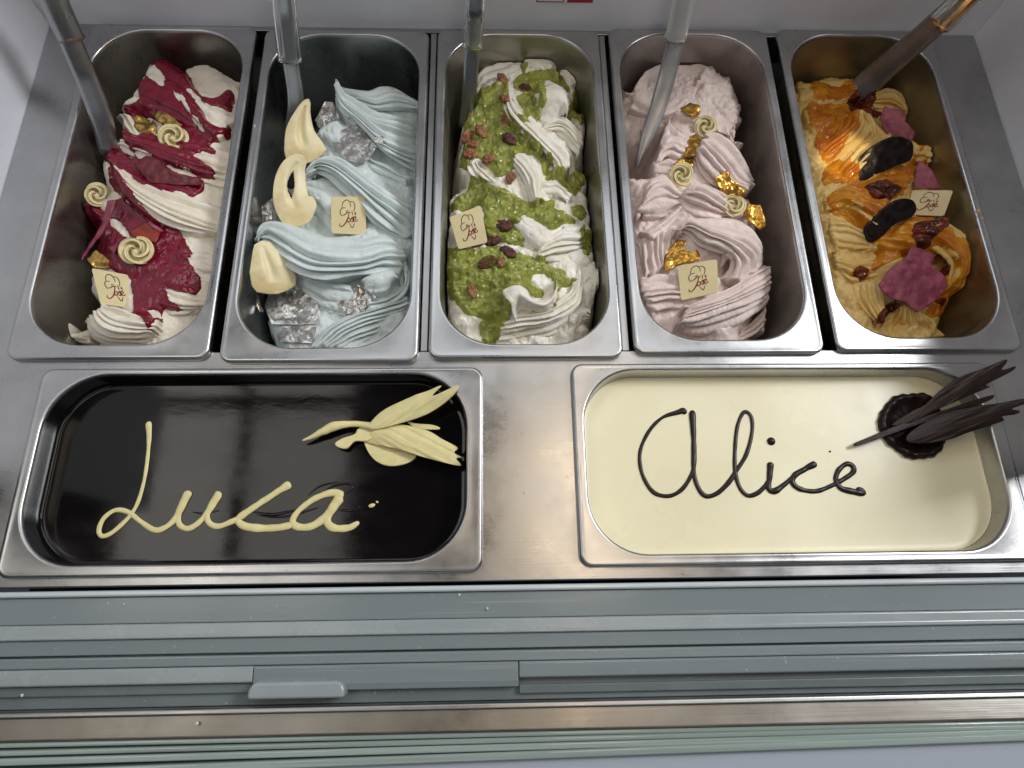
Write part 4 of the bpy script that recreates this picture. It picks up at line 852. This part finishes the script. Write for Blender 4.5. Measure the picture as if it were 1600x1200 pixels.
for s_, ang, L_, mk, lb in (('580,220', -15, 9.6, 'nut_dark', 'largest purple brown pistachio beside the white facet'), ('500,335', 10, 9.0, 'nut_dark', 'purple pistachio between plaque and white folds'), ('380,350', 40, 6.2, 'nut', 'small broken pistachio touching the plaque corner'),
    ('620,425', -40, 8.6, 'nut_dark', 'dark pistachio tilted at the top of the lower sauce'), ('460,505', 25, 9.0, 'nut_green', 'green peeled pistachio on the lower sauce'), ('565,505', -80, 5.6, 'nut', 'pistachio fragment beside the green peeled one'), ('340,730', -75, 7.6, 'nut', 'lone pistachio on the lowest mound of green sauce')):
    p = b3(s_)[0]; nut(h, p[0], p[1], ang, L_, mk, lb)
plaque(h, b3('160,150 405,55 460,345 232,400'), 'cream plaque with cone print stuck in green sauce', lean=0.8)
spatula('slim clear handled spatula in the green sauced gelato', [(727, 200), (733, 150), (737, 90), (742, 20), (745, -40)], (-50, -14, 16, 50, 74), (7.4, 7.4, 7.4, 7.4, 7.4), [(738, 74), (742, 10), (746, -60)], (20, 88), (9.6, 9.2), M['clear'], 3.0)

# ================================================================ fourth pan: pink gelato
a4 = lambda s: T(960, 80, s); b4 = lambda s: T(960, 310, s)
h = Heap('p4', M['g4'], 'pink_gelato', 'pale pink ribbed gelato with gold leaf, one side scooped empty')
h.base(a4('60,310 130,240 250,150 370,90 520,45 660,85 740,115 770,170 830,160 890,200 910,290 970,370 990,500 990,700 1080,900 1080,1050 1140,1190') + b4('1160,380 1195,560 1195,720 1170,860 1165,1010 1110,1180 700,1230 400,1180 250,950 190,700 150,400 130,100') + a4('100,960 300,960 380,700 420,560 160,660 60,500'),
       [(1000, 130, -34), (1060, 100, -36), (1120, 120, -38), (1140, 170, -42), (1080, 150, -26), (1000, 190, -36), (1060, 210, -24), (1110, 200, -24), (1150, 210, -44), (1040, 260, -24), (1120, 250, -20), (1160, 280, -38), (1020, 300, -28), (1090, 310, -18), (1010, 350, -32), (1100, 370, -14), (1170, 380, -34), (1010, 430, -36), (1080, 440, -20), (1180, 450, -40), (1030, 490, -38), (1120, 490, -26), (1080, 540, -46), (1170, 520, -52)], -28, 12, 1.2, 12)
h.fold([a4('240,160 380,92 520,48 660,95 740,130'), a4('170,290 330,240 500,180 620,170 700,190'), a4('140,430 290,480 440,470 560,380 640,270')], [-36, -38, -26], 0, 0, 0.5, 0.7)
h.fold([a4('740,110 830,165 900,230 965,370 990,520'), a4('690,200 760,280 830,360 890,450 950,570'), a4('640,260 660,380 740,440 830,510 930,620')], [-38, -26, -26], 2, 1.0, 3, 2.2)
h.fold([a4('80,320 140,400 180,520 170,630'), a4('200,380 250,430 260,520 230,600')], [-38, -32], 1, 0.8, 2, 2.2)
h.fold([a4('560,430 700,400 820,480 920,570'), a4('520,500 640,520 760,600 900,660'), a4('800,640 860,650 930,690 985,720')], [-24, -22, -30], 2, 0.8, 2, 1.6)
h.fold([a4('430,530 510,635 630,620'), a4('400,690 480,680 570,700'), a4('370,790 440,760 550,800'), a4('325,920 400,840 500,860')], [-22, -20, -20, -26], 4, 1.7, 3, 0.6)
h.fold([a4('330,860 420,830 500,870 560,940'), a4('320,960 400,980 480,1040 560,1080')], [-24, -26], 2, 1.4, 3, 0.6)
h.fold([a4('760,630 850,655 960,740 1050,860 1085,980'), a4('715,690 800,760 900,870 990,980 1060,1040'), a4('660,780 720,850 810,950 900,1040 1000,1090'), a4('630,860 650,950 720,1030 830,1080 960,1120')], [(-16, -18, -34), (-10, -12, -30), (-12, -14, -26), (-22, -22, -28)], 6, 2.2, 3, 0.3)
h.fold([a4('240,1080 300,985 400,965 490,1060 560,1110'), a4('220,1180 300,1090 400,1070 470,1120 540,1140'), a4('180,1270 280,1270 400,1265 490,1210 540,1160')], [-26, -18, -24], 4, 1.6, 3, 0.5)
h.fold([a4('600,1040 680,1025 780,1055 870,1100 960,1180 1080,1270'), a4('550,1110 640,1110 740,1160 840,1220 920,1270'), a4('500,1200 570,1260 660,1290 780,1310 860,1290')], [(-16, -14, -28), (-12, -10, -20), (-22, -20, -22)], 5, 2.1, 3, 0.3)
h.fold([b4('200,340 210,480 230,600'), b4('330,270 325,420 350,540'), b4('460,230 440,330 400,430')], [-32, -26, -22], 5, 1.6, 2, 0.3)
h.fold([b4('240,250 350,185 440,110 540,20'), b4('310,290 400,230 480,150 580,60')], [-24, -22], 1, 1.0, 3, 0.7)
h.fold([b4('580,830 700,785 850,715 1000,635 1110,560 1195,520'), b4('560,900 700,850 880,790 1060,700 1205,620'), b4('520,970 680,940 880,880 1060,800 1205,720'), b4('470,1020 600,1080 780,1070 980,990 1180,830')], [(-14, -10, -12, -34), (-12, -8, -10, -34), (-18, -16, -18, -38), (-40, -40, -40, -44)], 7, 2.0, 3, 0.3, ripple=0.25)
h.fold([b4('1175,860 1100,930 1000,1010'), b4('1165,1010 1090,1070 980,1120')], [-50, -52], 3, 1.2, 2, 0.7)
h.fold([b4('230,620 330,580 480,585 560,600'), b4('240,720 350,690 480,690 560,690'), b4('250,800 350,780 460,770 570,770'), b4('300,890 390,865 480,860 590,830')], [-28, -24, -26, -34], 5, 2.1, 2.5, 0.4)
h.fold([b4('500,260 540,185 640,162 800,130 950,138 1080,210 1150,320 1165,430'), b4('510,250 570,190 720,225 880,275 1030,335 1120,420 1125,520'), b4('510,250 590,230 710,300 850,355 950,430 1010,520 980,610'), b4('500,275 560,300 660,380 780,430 890,470 880,550 830,610')], [(-16, -14, -16, -34), (-10, -2, -4, -26), (-10, -2, -2, -16), (-18, -14, -14, -22)], 6, 2.5, 3, 0.3)
G = 'gold leaf on the pink gelato'
for s_, f_, lb, sd in (('510,450 590,405 670,440 660,510 600,500', a4, 'topmost gold flake, below the scraped pink patch', 21), ('570,680 620,650 700,690 680,790 610,820 540,820', a4, 'folded gold flake between two upper roses', 22),
    ('460,880 540,830 620,830 610,910 560,880', a4, 'brownish gold flake touching the middle rose', 23), ('790,990 880,930 930,1010 1000,1080 1030,1140 850,1120', a4, 'bright gold flake just above the lowest rose', 24),
    ('1010,140 1040,40 1140,50 1190,210 1140,250 1060,190', b4, 'dull gold flake beside the emptied side of the pan', 25), ('480,320 600,340 660,420 670,480 490,520 430,560 390,590 400,440', b4, 'large crinkled gold flake behind the plaque on pink', 26), ('760,590 800,590 815,620 780,610', a4, 'tiny gold chip under the topmost rose on pink', 27)):
    flake(h, 'gold_flake', f_(s_), M['gold'], lb, 'gold leaf', G, 3.0, 0.7, 1.7, 6, 0.35, seed=sd, zfix=-24 if sd == 25 else None)
plaque(h, b4('490,530 800,475 810,735 520,800'), 'cream plaque with cone print leaning on pink gelato')
rosette(h, 1103, 197, 19, 'topmost white rose on the pink gelato', 1.0)
rosette(h, 1065, 273, 21, 'middle white rose on the pink gelato, nearest the spatula', 2.0)
rosette(h, 1146, 321, 20, 'lowest white rose on the pink gelato, between gold flakes', 3.4)
spatula('curved grey spatula resting in the pink gelato', [(995, 262), (1008, 222), (1025, 178), (1042, 120), (1056, 60), (1068, 0), (1076, -40)], (-46, -30, -16, 2, 24, 48, 64), (2.0, 6.5, 8.5, 8.8, 8.8, 8.8, 8.8), [(1055, 62), (1066, 10), (1082, -60)], (26, 84), (10.3, 10.3), M['frost'], 2.6, 'spatula_grey')

# ================================================================ fifth pan: custard gelato, caramel sauce
a5 = lambda s: T(1230, 90, s); b5 = lambda s: T(1230, 310, s)
h = Heap('p5', M['g5'], 'caramel_gelato', 'custard yellow gelato under amber caramel sauce')
h.base(a5('60,180 110,150 190,120 350,145 430,165 520,175 560,330 650,300 770,245 870,275 920,350 920,420 990,600 1090,690 1130,770 1120,830 1130,930 1190,1020') + b5('1240,180 1400,310 1450,480 1430,620 1370,720 1330,880 1230,1080 1000,1200 700,1150 400,900 330,600 260,300 200,30') + a5('120,800 80,400'),
       [(1270, 130, -52), (1320, 130, -48), (1390, 150, -46), (1270, 190, -40), (1340, 190, -28), (1400, 180, -40), (1290, 240, -32), (1360, 230, -18), (1420, 230, -36), (1310, 290, -26), (1400, 280, -20), (1440, 270, -40), (1320, 330, -24), (1390, 340, -16), (1450, 330, -32), (1330, 390, -32), (1400, 400, -18), (1480, 390, -22), (1350, 440, -36), (1430, 440, -22), (1500, 440, -40), (1380, 490, -44), (1450, 490, -38), (1480, 510, -48)], -30, 12, 1.8, 15)
h.fold([a5('90,190 200,180 340,142 520,175'), a5('110,280 240,270 400,270 530,240'), a5('130,390 250,360 420,350 540,300')], [-52, -44, -42], 3, 1.4, 3, 1.6)
h.fold([a5('590,330 650,290 770,245 870,272 920,350'), a5('620,350 700,330 790,320 860,350 915,400'), a5('660,380 740,400 830,410 910,425')], [-46, -38, -42], 5, 1.8, 3, 0.7)
h.fold([a5('140,400 300,400 430,380 530,420'), a5('180,480 310,470 400,470 500,470'), a5('210,570 330,560 420,560 490,530')], [-40, -32, -32], 2, 1.5, 3, 1.5)
h.fold([a5('480,470 420,560 320,620 220,710'), a5('560,420 530,540 420,650 250,780'), a5('640,425 650,560 580,660 400,830')], [(-22, -28, -38), (-12, -20, -34), (-16, -20, -32)], 5, 1.8, 3, 0.9)
h.fold([a5('640,430 690,520 740,580 800,615'), a5('600,420 640,540 660,620 700,660')], [(-18, -26), (-12, -20)], 3, 1.6, 2, 0.6)
h.fold([a5('800,600 680,630 560,700 480,780 420,840'), a5('860,640 740,690 620,760 540,840 470,910'), a5('920,700 780,760 680,830 600,900 530,970')], [(-22, -18, -24), (-16, -12, -20), (-22, -20, -26)], 5, 1.7, 3, 0.5)
h.fold([a5('990,640 1050,670 1110,690'), a5('980,740 1050,750 1140,760'), a5('960,820 1040,830 1125,830')], [-28, -28, -34], 3, 1.6, 2, 0.8)
h.fold([a5('250,880 330,820 400,790'), a5('280,960 400,900 540,900'), a5('300,1010 420,980 560,1000')], [-32, -26, -28], 2, 1.2, 2, 0.8)
h.fold([a5('680,930 830,850 1000,850'), a5('620,1010 780,990 960,980'), a5('620,1080 780,1110 920,1080')], [-22, -18, -24], 4, 1.4, 3, 0.8)
h.fold([b5('340,90 450,75 560,130 660,200'), b5('360,220 480,230 590,280 680,310'), b5('390,390 500,410 610,400 700,390')], [-26, -24, -30], 6, 1.5, 2, 0.5)
h.fold([b5('430,610 520,665 620,650 760,600 850,490'), b5('410,520 500,560 600,550 700,520 790,460'), b5('380,420 450,450 560,480 660,460 740,430')], [-32, -28, -28], 4, 1.6, 2.5, 0.6)
h.fold([b5('500,680 520,800 600,900 700,1000'), b5('620,660 640,780 680,880 730,960'), b5('740,640 755,740 750,840 740,930')], [-36, -30, -30], 5, 1.7, 2, 0.6)
h.fold([b5('880,850 830,930 760,1020'), b5('930,860 930,960 930,1080'), b5('970,865 1030,950 1080,1070'), b5('1020,885 1110,960 1210,1060')], [(-30, -38, -46), (-28, -36, -48), (-28, -36, -48), (-32, -40, -50)], 7, 1.7, 2, 0.4)
h.fold([b5('300,-55 420,-115 560,-95 700,-35 830,60'), b5('305,0 430,-50 560,-10 690,50 790,110'), b5('320,70 430,40 550,80 670,150 740,200'), b5('340,130 440,120 560,180 650,230 700,270')], [(-26, -18, -16), (-24, -12, -12), (-24, -14, -14), (-28, -22, -20)], 6, 2.0, 3, 0.5)
h.fold([b5('1000,140 1150,152 1270,208 1400,310 1460,440 1450,580 1380,690'), b5('940,210 1090,225 1220,275 1350,370 1410,490 1390,600 1330,680'), b5('840,300 1000,310 1120,340 1240,420 1310,520 1300,610 1260,680'), b5('690,370 820,430 940,430 1050,440 1150,490 1220,560 1220,640')], [(-14, -16, -24, -34), (-8, -6, -16, -30), (-10, -6, -10, -26), (-18, -16, -18, -26)], 6, 2.4, 3, 0.4)
h.sauce([a5('190,190 300,210 400,230 460,180 520,170 545,230 510,300 420,330 260,340 200,260'), a5('150,380 280,370 420,370 560,360 530,430 470,450 400,500 330,540 230,560 180,520'),
         a5('470,450 560,520 480,590 330,660 230,720 210,650 330,570'), a5('270,900 400,790 540,830 560,920 600,990 420,975 280,1000'),
         a5('240,560 420,480 490,590 420,740 310,820 250,740'), b5('345,60 480,80 640,170 610,235 450,165 360,130'), a5('690,930 850,840 1000,850 1010,900 940,1000 880,1080 780,1110 640,1060 600,980'), a5('310,1100 430,1010 600,990 720,1080 830,1150 690,1220 480,1150 350,1210'), a5('990,640 1040,750 1110,780 1080,830 980,800'),
         b5('670,350 760,260 900,190 1000,130 1150,150 1250,190 1380,310 1440,450 1420,600 1300,690 1240,640 1200,500 1130,450 980,400 920,460 830,490 760,520 650,560 690,450'),
         b5('1280,700 1330,760 1330,900 1210,1010 1130,930 1080,880 1120,820'), b5('510,575 570,520 640,560 640,620 570,650')],
        [b5('1190,470 1290,450 1340,540 1320,620 1240,630'), b5('1090,400 1250,360 1350,470 1340,600 1300,500 1200,430')], M['s5'], thick=1.3, edge=3.0, lump=0.5, lscale=8, soften=1.2, label='glossy amber caramel sauce')
for pl_, lb in ((a5('480,330 570,320 660,370 760,450 700,470 600,420 480,370'), 'dark red brown jam trail at the back'), (a5('620,1000 760,960 860,1000 880,1060 760,1105 640,1060'), 'glossy dark jam lump between the discs'), (b5('990,200 1150,160 1250,170 1240,230 1130,310 1110,390 1000,340'), 'dark jam lump on the caramel wave'),
                (b5('1140,470 1270,520 1260,590 1180,560'), 'dark jam beside the largest pink shard'), (b5('1120,800 1240,780 1210,850'), 'dark jam below the largest pink shard'), (b5('830,800 870,830 780,920 740,1000 710,990 720,900'), 'thin dark jam streak at the front'), (b5('515,580 570,530 635,565 630,615 570,640'), 'round brown jam drop')):
    h.sauce([pl_], [], M['d5'], 'fig_jam', thick=3.0, edge=3.4, lump=0.9, lscale=5, warp=0.8, soften=2.2, label=lb)
def disc(hp, px_out, label, lift, n):
    px = np.array(px_out); c = px.mean(0); b = px[np.argmax(px[:, 1])]
    base = hp.hit(*c) + [0, 0, lift]; fr = frame_from(base, n)
    P = catmull(to_plane(px_out, fr), 60, True)
    o = plate('chocolate_disc', P, fr, 3.6, M['choc_disc'], lambda x, y: 0.35 * fbm(x / 6, y / 6, 0, 5), None, 2.0, False)
    finish(o, base, label, 'decoration', 'dark chocolate discs')
    m_ = o.modifiers.new('bevel', 'BEVEL'); m_.width = 0.7 * MM; m_.segments = 2; m_.limit_method = 'ANGLE'; m_.angle_limit = math.radians(50)
    return o
disc(h, a5('525,880 560,780 680,680 820,618 930,638 982,690 960,800 840,850 700,910 570,968'), 'upper dark chocolate disc standing in the custard gelato', 13, (-0.2, -0.55, 0.85))
disc(h, b5('597,240 680,140 780,50 880,3 980,18 1005,90 960,150 840,200 740,290 640,342'), 'lower dark chocolate disc beside the plaque', 12, (-0.2, -0.5, 0.85))
G = 'pink chocolate shards'
flake(h, 'chocolate_shard', a5('760,380 810,400 920,410 920,500 1000,580 980,650 900,620 780,600 720,480'), M['shard_p'], 'upper pink shard behind the upper chocolate disc', 'shard', G, 9, 0.5, 1.4, 10, 1.0, zfix=-26, seed=31)
flake(h, 'chocolate_shard', a5('1030,800 1130,880 1200,1030 990,1030 1000,900'), M['shard_p'], 'small pink shard propped just behind the plaque', 'shard', G, 12, 0.3, 1.4, 10, 1.0, zfix=-22, seed=32)
flake(h, 'chocolate_shard', b5('980,370 1060,400 1140,460 1130,520 1220,600 1250,680 1200,760 1130,820 1020,890 920,820 760,750 710,680 800,560 910,480'), M['shard_p'], 'largest pink shard lying over the lower caramel wave', 'shard', G, 6.0, 0.7, 1.8, 10, 1.2, seed=33)
plaque(h, a5('975,1035 1295,1040 1222,1240 930,1230'), 'cream plaque with cone print tilted on the caramel gelato', lean=0.55, lift=6)
spatula('wide grey spatula leaning out of the caramel gelato', [(1330, 160), (1352, 134), (1385, 104), (1430, 66), (1480, 22), (1520, -14)], (-64, -34, 6, 44, 80, 108), (15, 13.5, 12, 11, 10.5, 10.5), [(1470, 36), (1500, 8), (1560, -50)], (74, 140), (10.8, 10.8), M['clear'], 4.0, 'spatula_grey')

# flecks of gelato left on the pan walls
for key, side, px, py, r, mk, lb in (('p1', 'back', 196, 137, 2.4, 'g1', 'white gelato fleck on the back wall of the red sauced pan'), ('p1', 'back', 204, 130, 1.6, 'g1', 'smaller white fleck higher on the red sauced pan wall'), ('p2', 'left', 398, 197, 1.4, 'g2', 'pale blue fleck on the dark empty side of the blue pan'),
                                     ('p5', 'right', 1527, 330, 2.2, 'g5', 'custard fleck on the emptied wall of the caramel pan'), ('p5', 'right', 1534, 341, 1.7, 'g5', 'lower custard fleck on the emptied caramel pan wall')):
    ox, oy, hw, hl, R_ = OPEN[key]
    n_ = {'back': np.array([0, -1.0, 0]), 'left': np.array([1.0, 0, 0]), 'right': np.array([-1.0, 0, 0])}[side]
    c = at_plane(px, py, np.array([ox, oy, 0]) - n_ * (np.array([hw, hl, 0]) - [1.4, 1.4, 0]), n_)
    bmx = bmesh.new(); bmesh.ops.create_icosphere(bmx, subdivisions=2, radius=r * MM)
    for v in bmx.verts:
        v.co *= 0.75 + 0.5 * random.random(); v.co -= Vector(n_) * (v.co.dot(Vector(n_))) * 0.6
    me = bpy.data.meshes.new('gelato_fleck'); bmx.to_mesh(me); bmx.free(); me.materials.append(M[mk]); me.polygons.foreach_set('use_smooth', np.ones(len(me.polygons), bool))
    o = bpy.data.objects.new('gelato_fleck', me); o.location = c * MM; COL.objects.link(o); tag(o, lb, 'gelato fleck', 'gelato flecks on the pan walls')

# ================================================================ the two glaze pans
def pool(key, z, m, name, label):
    ox, oy, hw, hl, R = OPEN[key]; e = thing(name, (ox, oy, z), label, 'glaze', 'chocolate glaze in the front pans')
    rings = [(0.0, 0.5), (0.6, 0.0), (2.0, -0.5), (5, -0.75), (14, -0.8), (30, -0.8), (50, -0.8)]
    V = []
    for ins, dz in rings: V += [(p[0], p[1], z + dz + 0.5) for p in rrect(ox, oy, hw - 0.4 + z * 0.022 - ins, hl - 0.4 + z * 0.022 - ins, max(R - 1 - ins, 4))]
    F = [tuple(f) for f in grid_faces(len(rings), 52, True)] + [tuple((len(rings) - 1) * 52 + i for i in range(52))]
    mesh('glaze_surface', V, F, m, e); return e
ZL, ZA = -22.0, -19.0
el = pool('lu', ZL, M['dark'], 'dark_glaze', 'black glossy chocolate glaze with pale handwriting')
ea = pool('al', ZA, M['cream'], 'white_glaze', 'pale yellow white chocolate glaze with dark handwriting')
def pipe(pts, z, w, m, parent, n=None, name='lettering', flat=0.42, wob=1.0):
    """piped chocolate line; w = list of half widths in mm along the line"""
    n = n or 12 * len(pts); c = catmull(pts, n); P = np.array([at(a[0], a[1], z) for a in c])
    ww = np.interp(np.linspace(0, 1, n), np.linspace(0, 1, len(w)), w); ww = ww * (1 + wob * (0.05 * np.sin(np.arange(n) * 0.23) + 0.04 * np.sin(np.arange(n) * 0.51)))
    ww[0] *= 0.5; ww[-1] *= 0.5; ww[1] *= 0.85; ww[-2] *= 0.85
    P[:, 2] += ww * flat * 0.35
    return sweep(name, P, ww, ww * flat, m, parent, (0, 0, 1), 12)
lu = lambda s: T(0, 540, s, 2.0); al = lambda s: T(800, 540, s, 2.0)
pipe(lu('465,238 466,300 455,400 435,480 412,525 380,560 345,588 318,595 310,575 325,540 360,515 400,520 440,550 480,575 510,572 545,545 570,500 592,455'), ZL, (2.6, 1.6, 1.5, 1.6, 1.8, 1.9, 1.9, 1.9, 2.2, 2.6, 3.6), M['pipe_w'], el)
pipe(lu('590,460 570,495 558,530 562,560 588,572 620,555 645,525 665,490 688,458'), ZL, (3.4, 2.6, 2.2, 2.4, 2.2, 2.2, 3.4), M['pipe_w'], el)
pipe(lu('686,462 666,498 648,530 655,555 682,565 720,552 760,532 800,500 850,468 908,432'), ZL, (3.2, 2.4, 2.2, 2.4, 2.2, 2.2, 2.4, 3.6), M['pipe_w'], el)
pipe(lu('880,448 830,482 780,515 745,543 762,563 810,571 870,569 915,560'), ZL, (2.4, 2.6, 2.6, 3.0, 3.2, 3.0, 2.6), M['pipe_w'], el)
pipe(lu('1072,472 1040,460 985,478 935,515 915,548 930,566 970,566 1010,542 1040,505 1066,470'), ZL, (3.6, 2.8, 2.4, 2.4, 3.0, 3.2, 3.0, 3.4), M['pipe_w'], el)
pipe(lu('1064,474 1040,508 1022,545 1040,569 1088,570 1122,552'), ZL, (4.0, 3.8, 3.2, 3.2, 2.8, 1.8), M['pipe_w'], el)
pipe(lu('1152,502 1162,500 1172,496'), ZL, (1.2, 1.6, 1.0), M['pipe_w'], el, 10)
pipe(lu('1177,492 1179,488 1180,486'), ZL, (0.8, 1.2, 0.8), M['pipe_w'], el, 10)
# skin wrinkles dragged in the dark glaze round the last letters
for s_, w in (('1000,470 1040,440 1090,432 1100,450 1070,468', 1.1), ('790,520 850,528 900,520 950,510', 1.3), ('800,530 870,536 930,526 1000,505', 1.0), ('1060,515 1100,515 1125,508 1115,500', 1.2), ('600,520 640,525 690,515', 0.8), ('960,470 1000,440 1060,425', 0.8)):
    pipe(lu(s_), ZL - 0.5, (w * .4, w, w, w * .4), M['dark'], el, 30, 'skin_wrinkle', 0.7)
pipe(al('540,214 535,203 520,208 470,225 430,265 403,320 400,370 415,420 445,460 490,470 530,450 560,405 570,360 568,280 563,203'), ZA, (2.6, 1.4, 1.5, 1.5, 1.7, 1.7, 1.6, 1.7, 1.9, 2.6), M['pipe_d'], ea)
pipe(al('563,206 568,300 568,390 580,440 605,470 640,462 675,430 700,392 732,340 750,270 747,222 725,208 705,250 697,320 697,390 710,440 735,468 765,462 792,438 803,420'), ZA, (2.8, 2.2, 1.8, 1.9, 1.9, 1.7, 1.6, 1.6, 1.6, 1.7, 1.8, 1.8), M['pipe_d'], ea)
pipe(al('808,365 805,410 802,445 820,455 850,435 880,410 915,386 950,368'), ZA, (2.6, 2.4, 2.2, 2.6, 1.8, 1.8, 2.2, 2.8), M['pipe_d'], ea)
pipe(al('920,384 885,404 877,428 900,448 950,455 1000,437 1040,415 1066,395 1064,376 1045,370 1020,390 1012,420 1027,445 1060,455 1096,461 1090,452 1076,450'), ZA, (2.0, 2.4, 2.2, 1.9, 1.8, 1.8, 2.0, 2.2, 2.0, 2.0, 2.4, 2.8, 2.0), M['pipe_d'], ea)
for (px, py), r in ((al('810,299')[0], 3.5), (al('994,331')[0], 0.9)):
    p = at(px, py, ZA); n = 16; prof = [(1.0, 0.0), (0.95, .25), (0.75, .48), (.4, .6)]
    V = [(p[0] + r * a * math.cos(t), p[1] + r * a * math.sin(t), ZA + r * b - .2) for a, b in prof for t in np.linspace(0, 2 * math.pi, n, endpoint=False)] + [(p[0], p[1], ZA + r * .63)]
    mesh('dot', V, [tuple(f) for f in grid_faces(4, n, True)] + [(3 * n + i, 3 * n + (i + 1) % n, 4 * n) for i in range(n)], M['pipe_d'], ea)

def feather(name, px, z, tilt, m, parent, thick=1.4, ridges=0.5, rdir=0.4, arch=2.0, rs=2.2):
    """brushed chocolate blade: outline px laid in a plane tilted by (dz/dx, dz/dy) about its first point"""
    o = at(px[0][0], px[0][1], z); fr = frame_from(o, (-tilt[0], -tilt[1], 1.0))
    P = to_plane(px, fr); Pr = catmull(P, 14 * len(P) // 2, True)
    dx, dy = math.cos(rdir), math.sin(rdir); R = np.ptp(P, axis=0).max()
    c = P.mean(0)
    return plate(name, Pr, fr, thick, m, lambda x, y: ridges * 0.8 * vnoise((-x * dy + y * dx) / 2.6, (x * dx + y * dy) / 26, 0, 3) + 0.3 * ridges * vnoise((-x * dy + y * dx) / 1.1, (x * dx + y * dy) / 16, 0, 9) - arch * (((-(x - c[0]) * dy + (y - c[1]) * dx) / 12)**2), parent, 0.8, False)
# swan of white chocolate over the dark glaze
sw = thing('chocolate_swan', at(620, 700, ZL), 'white chocolate swan with spread wings on the dark glaze', 'decoration')
feather('wing', lu('1155,245 1200,200 1290,158 1305,152 1340,140 1380,125 1352,158 1430,125 1412,158 1340,210 1260,240 1170,262'), -12, (0.14, 0.22), M['pipe_w'], sw, 1.4, 0.7, 0.55)
feather('wing', lu('1140,292 1180,258 1240,246 1330,262 1380,290 1430,318 1418,334 1446,350 1424,352 1438,376 1330,350 1240,322 1150,302'), -14, (0.06, 0.0), M['pipe_w'], sw, 1.4, 0.7, -0.5)
feather('body', lu('1138,300 1160,290 1230,310 1300,340 1272,368 1212,376 1165,352'), -20, (0.0, 0.0), M['pipe_w'], sw, 3.0, 0.3, 0.1, 0.6)
feather('tail', lu('1270,236 1300,244 1350,248 1376,258 1360,263 1300,258'), -16, (0.05, 0), M['pipe_w'], sw, 1.2, 0.2, 0.0, 0.4)
feather('breast', lu('1048,308 1070,292 1110,278 1120,262 1165,250 1190,270 1150,298 1110,300 1085,322 1062,320'), -17, (0, 0), M['pipe_w'], sw, 3.4, 0.4, 0.3, 0.6)
pipe(lu('1175,256 1120,246 1080,247 1050,252 1032,258 1015,267 1000,273 985,281 965,290 944,297'), -15, (4.4, 3.0, 2.6, 2.7, 3.4, 4.3, 3.7, 2.6, 1.7, 0.8), M['pipe_w'], sw, 70, 'neck_and_head', 0.75, 0.0)
# dark chocolate plume on a cup
pl = thing('chocolate_plume', at(1420, 680, ZA), 'dark chocolate plume on a round cup at the edge of the white glaze', 'decoration')
o_ = at(*al('1248,255')[0], ZA)
ring = np.array([at(*p, ZA)[:2] for p in catmull(al('1145,245 1160,195 1200,160 1258,153 1308,165 1340,240 1346,310 1312,345 1250,353 1192,322 1158,282'), 72, True)]) - o_[:2]
V = []; prof = [(1.0, -0.6), (1.03, 1.0), (1.0, 3.2), (0.94, 4.6), (0.86, 4.4), (0.78, 3.0), (0.62, 1.8), (0.3, 1.4)]
for k, (a, z) in enumerate(prof):
    for i, p in enumerate(ring):
        wv = 1 + (0.018 * math.sin(i * 0.7) + 0.02 * math.sin(i * 1.9)) * (k in (1, 2, 3, 4))
        V.append((o_[0] + p[0] * a * wv, o_[1] + p[1] * a * wv, ZA + z * (1 + 0.15 * math.sin(i * 0.9))))
V.append((o_[0], o_[1], ZA + 1.4)); n = 72
mesh('cup', V, [tuple(f) for f in grid_faces(len(prof), n, True)] + [((len(prof) - 1) * n + i, (len(prof) - 1) * n + (i + 1) % n, len(prof) * n) for i in range(n)], M['pipe_d'], pl)
feather('blade', al('1185,248 1250,205 1290,185 1340,140 1400,98 1470,72 1538,44 1546,52 1530,76 1575,64 1560,82 1482,122 1496,128 1420,160 1330,200 1250,240'), -11, (0.20, 0.16), M['choc_b'], pl, 1.6, 0.5, 0.55)
feather('blade', al('1068,306 1120,284 1200,250 1330,208 1420,178 1502,154 1498,168 1440,190 1400,202 1250,254 1150,290 1080,313'), -14, (0.10, 0.10), M['choc_b'], pl, 1.6, 0.4, 0.4)
feather('blade', al('1232,284 1256,262 1290,240 1350,212 1430,192 1520,180 1600,166 1612,178 1560,198 1588,204 1576,214 1530,222 1538,234 1480,254 1420,274 1372,292 1300,305 1240,302'), -8, (0.20, 0.10), M['choc_b'], pl, 1.8, 0.6, 0.32)
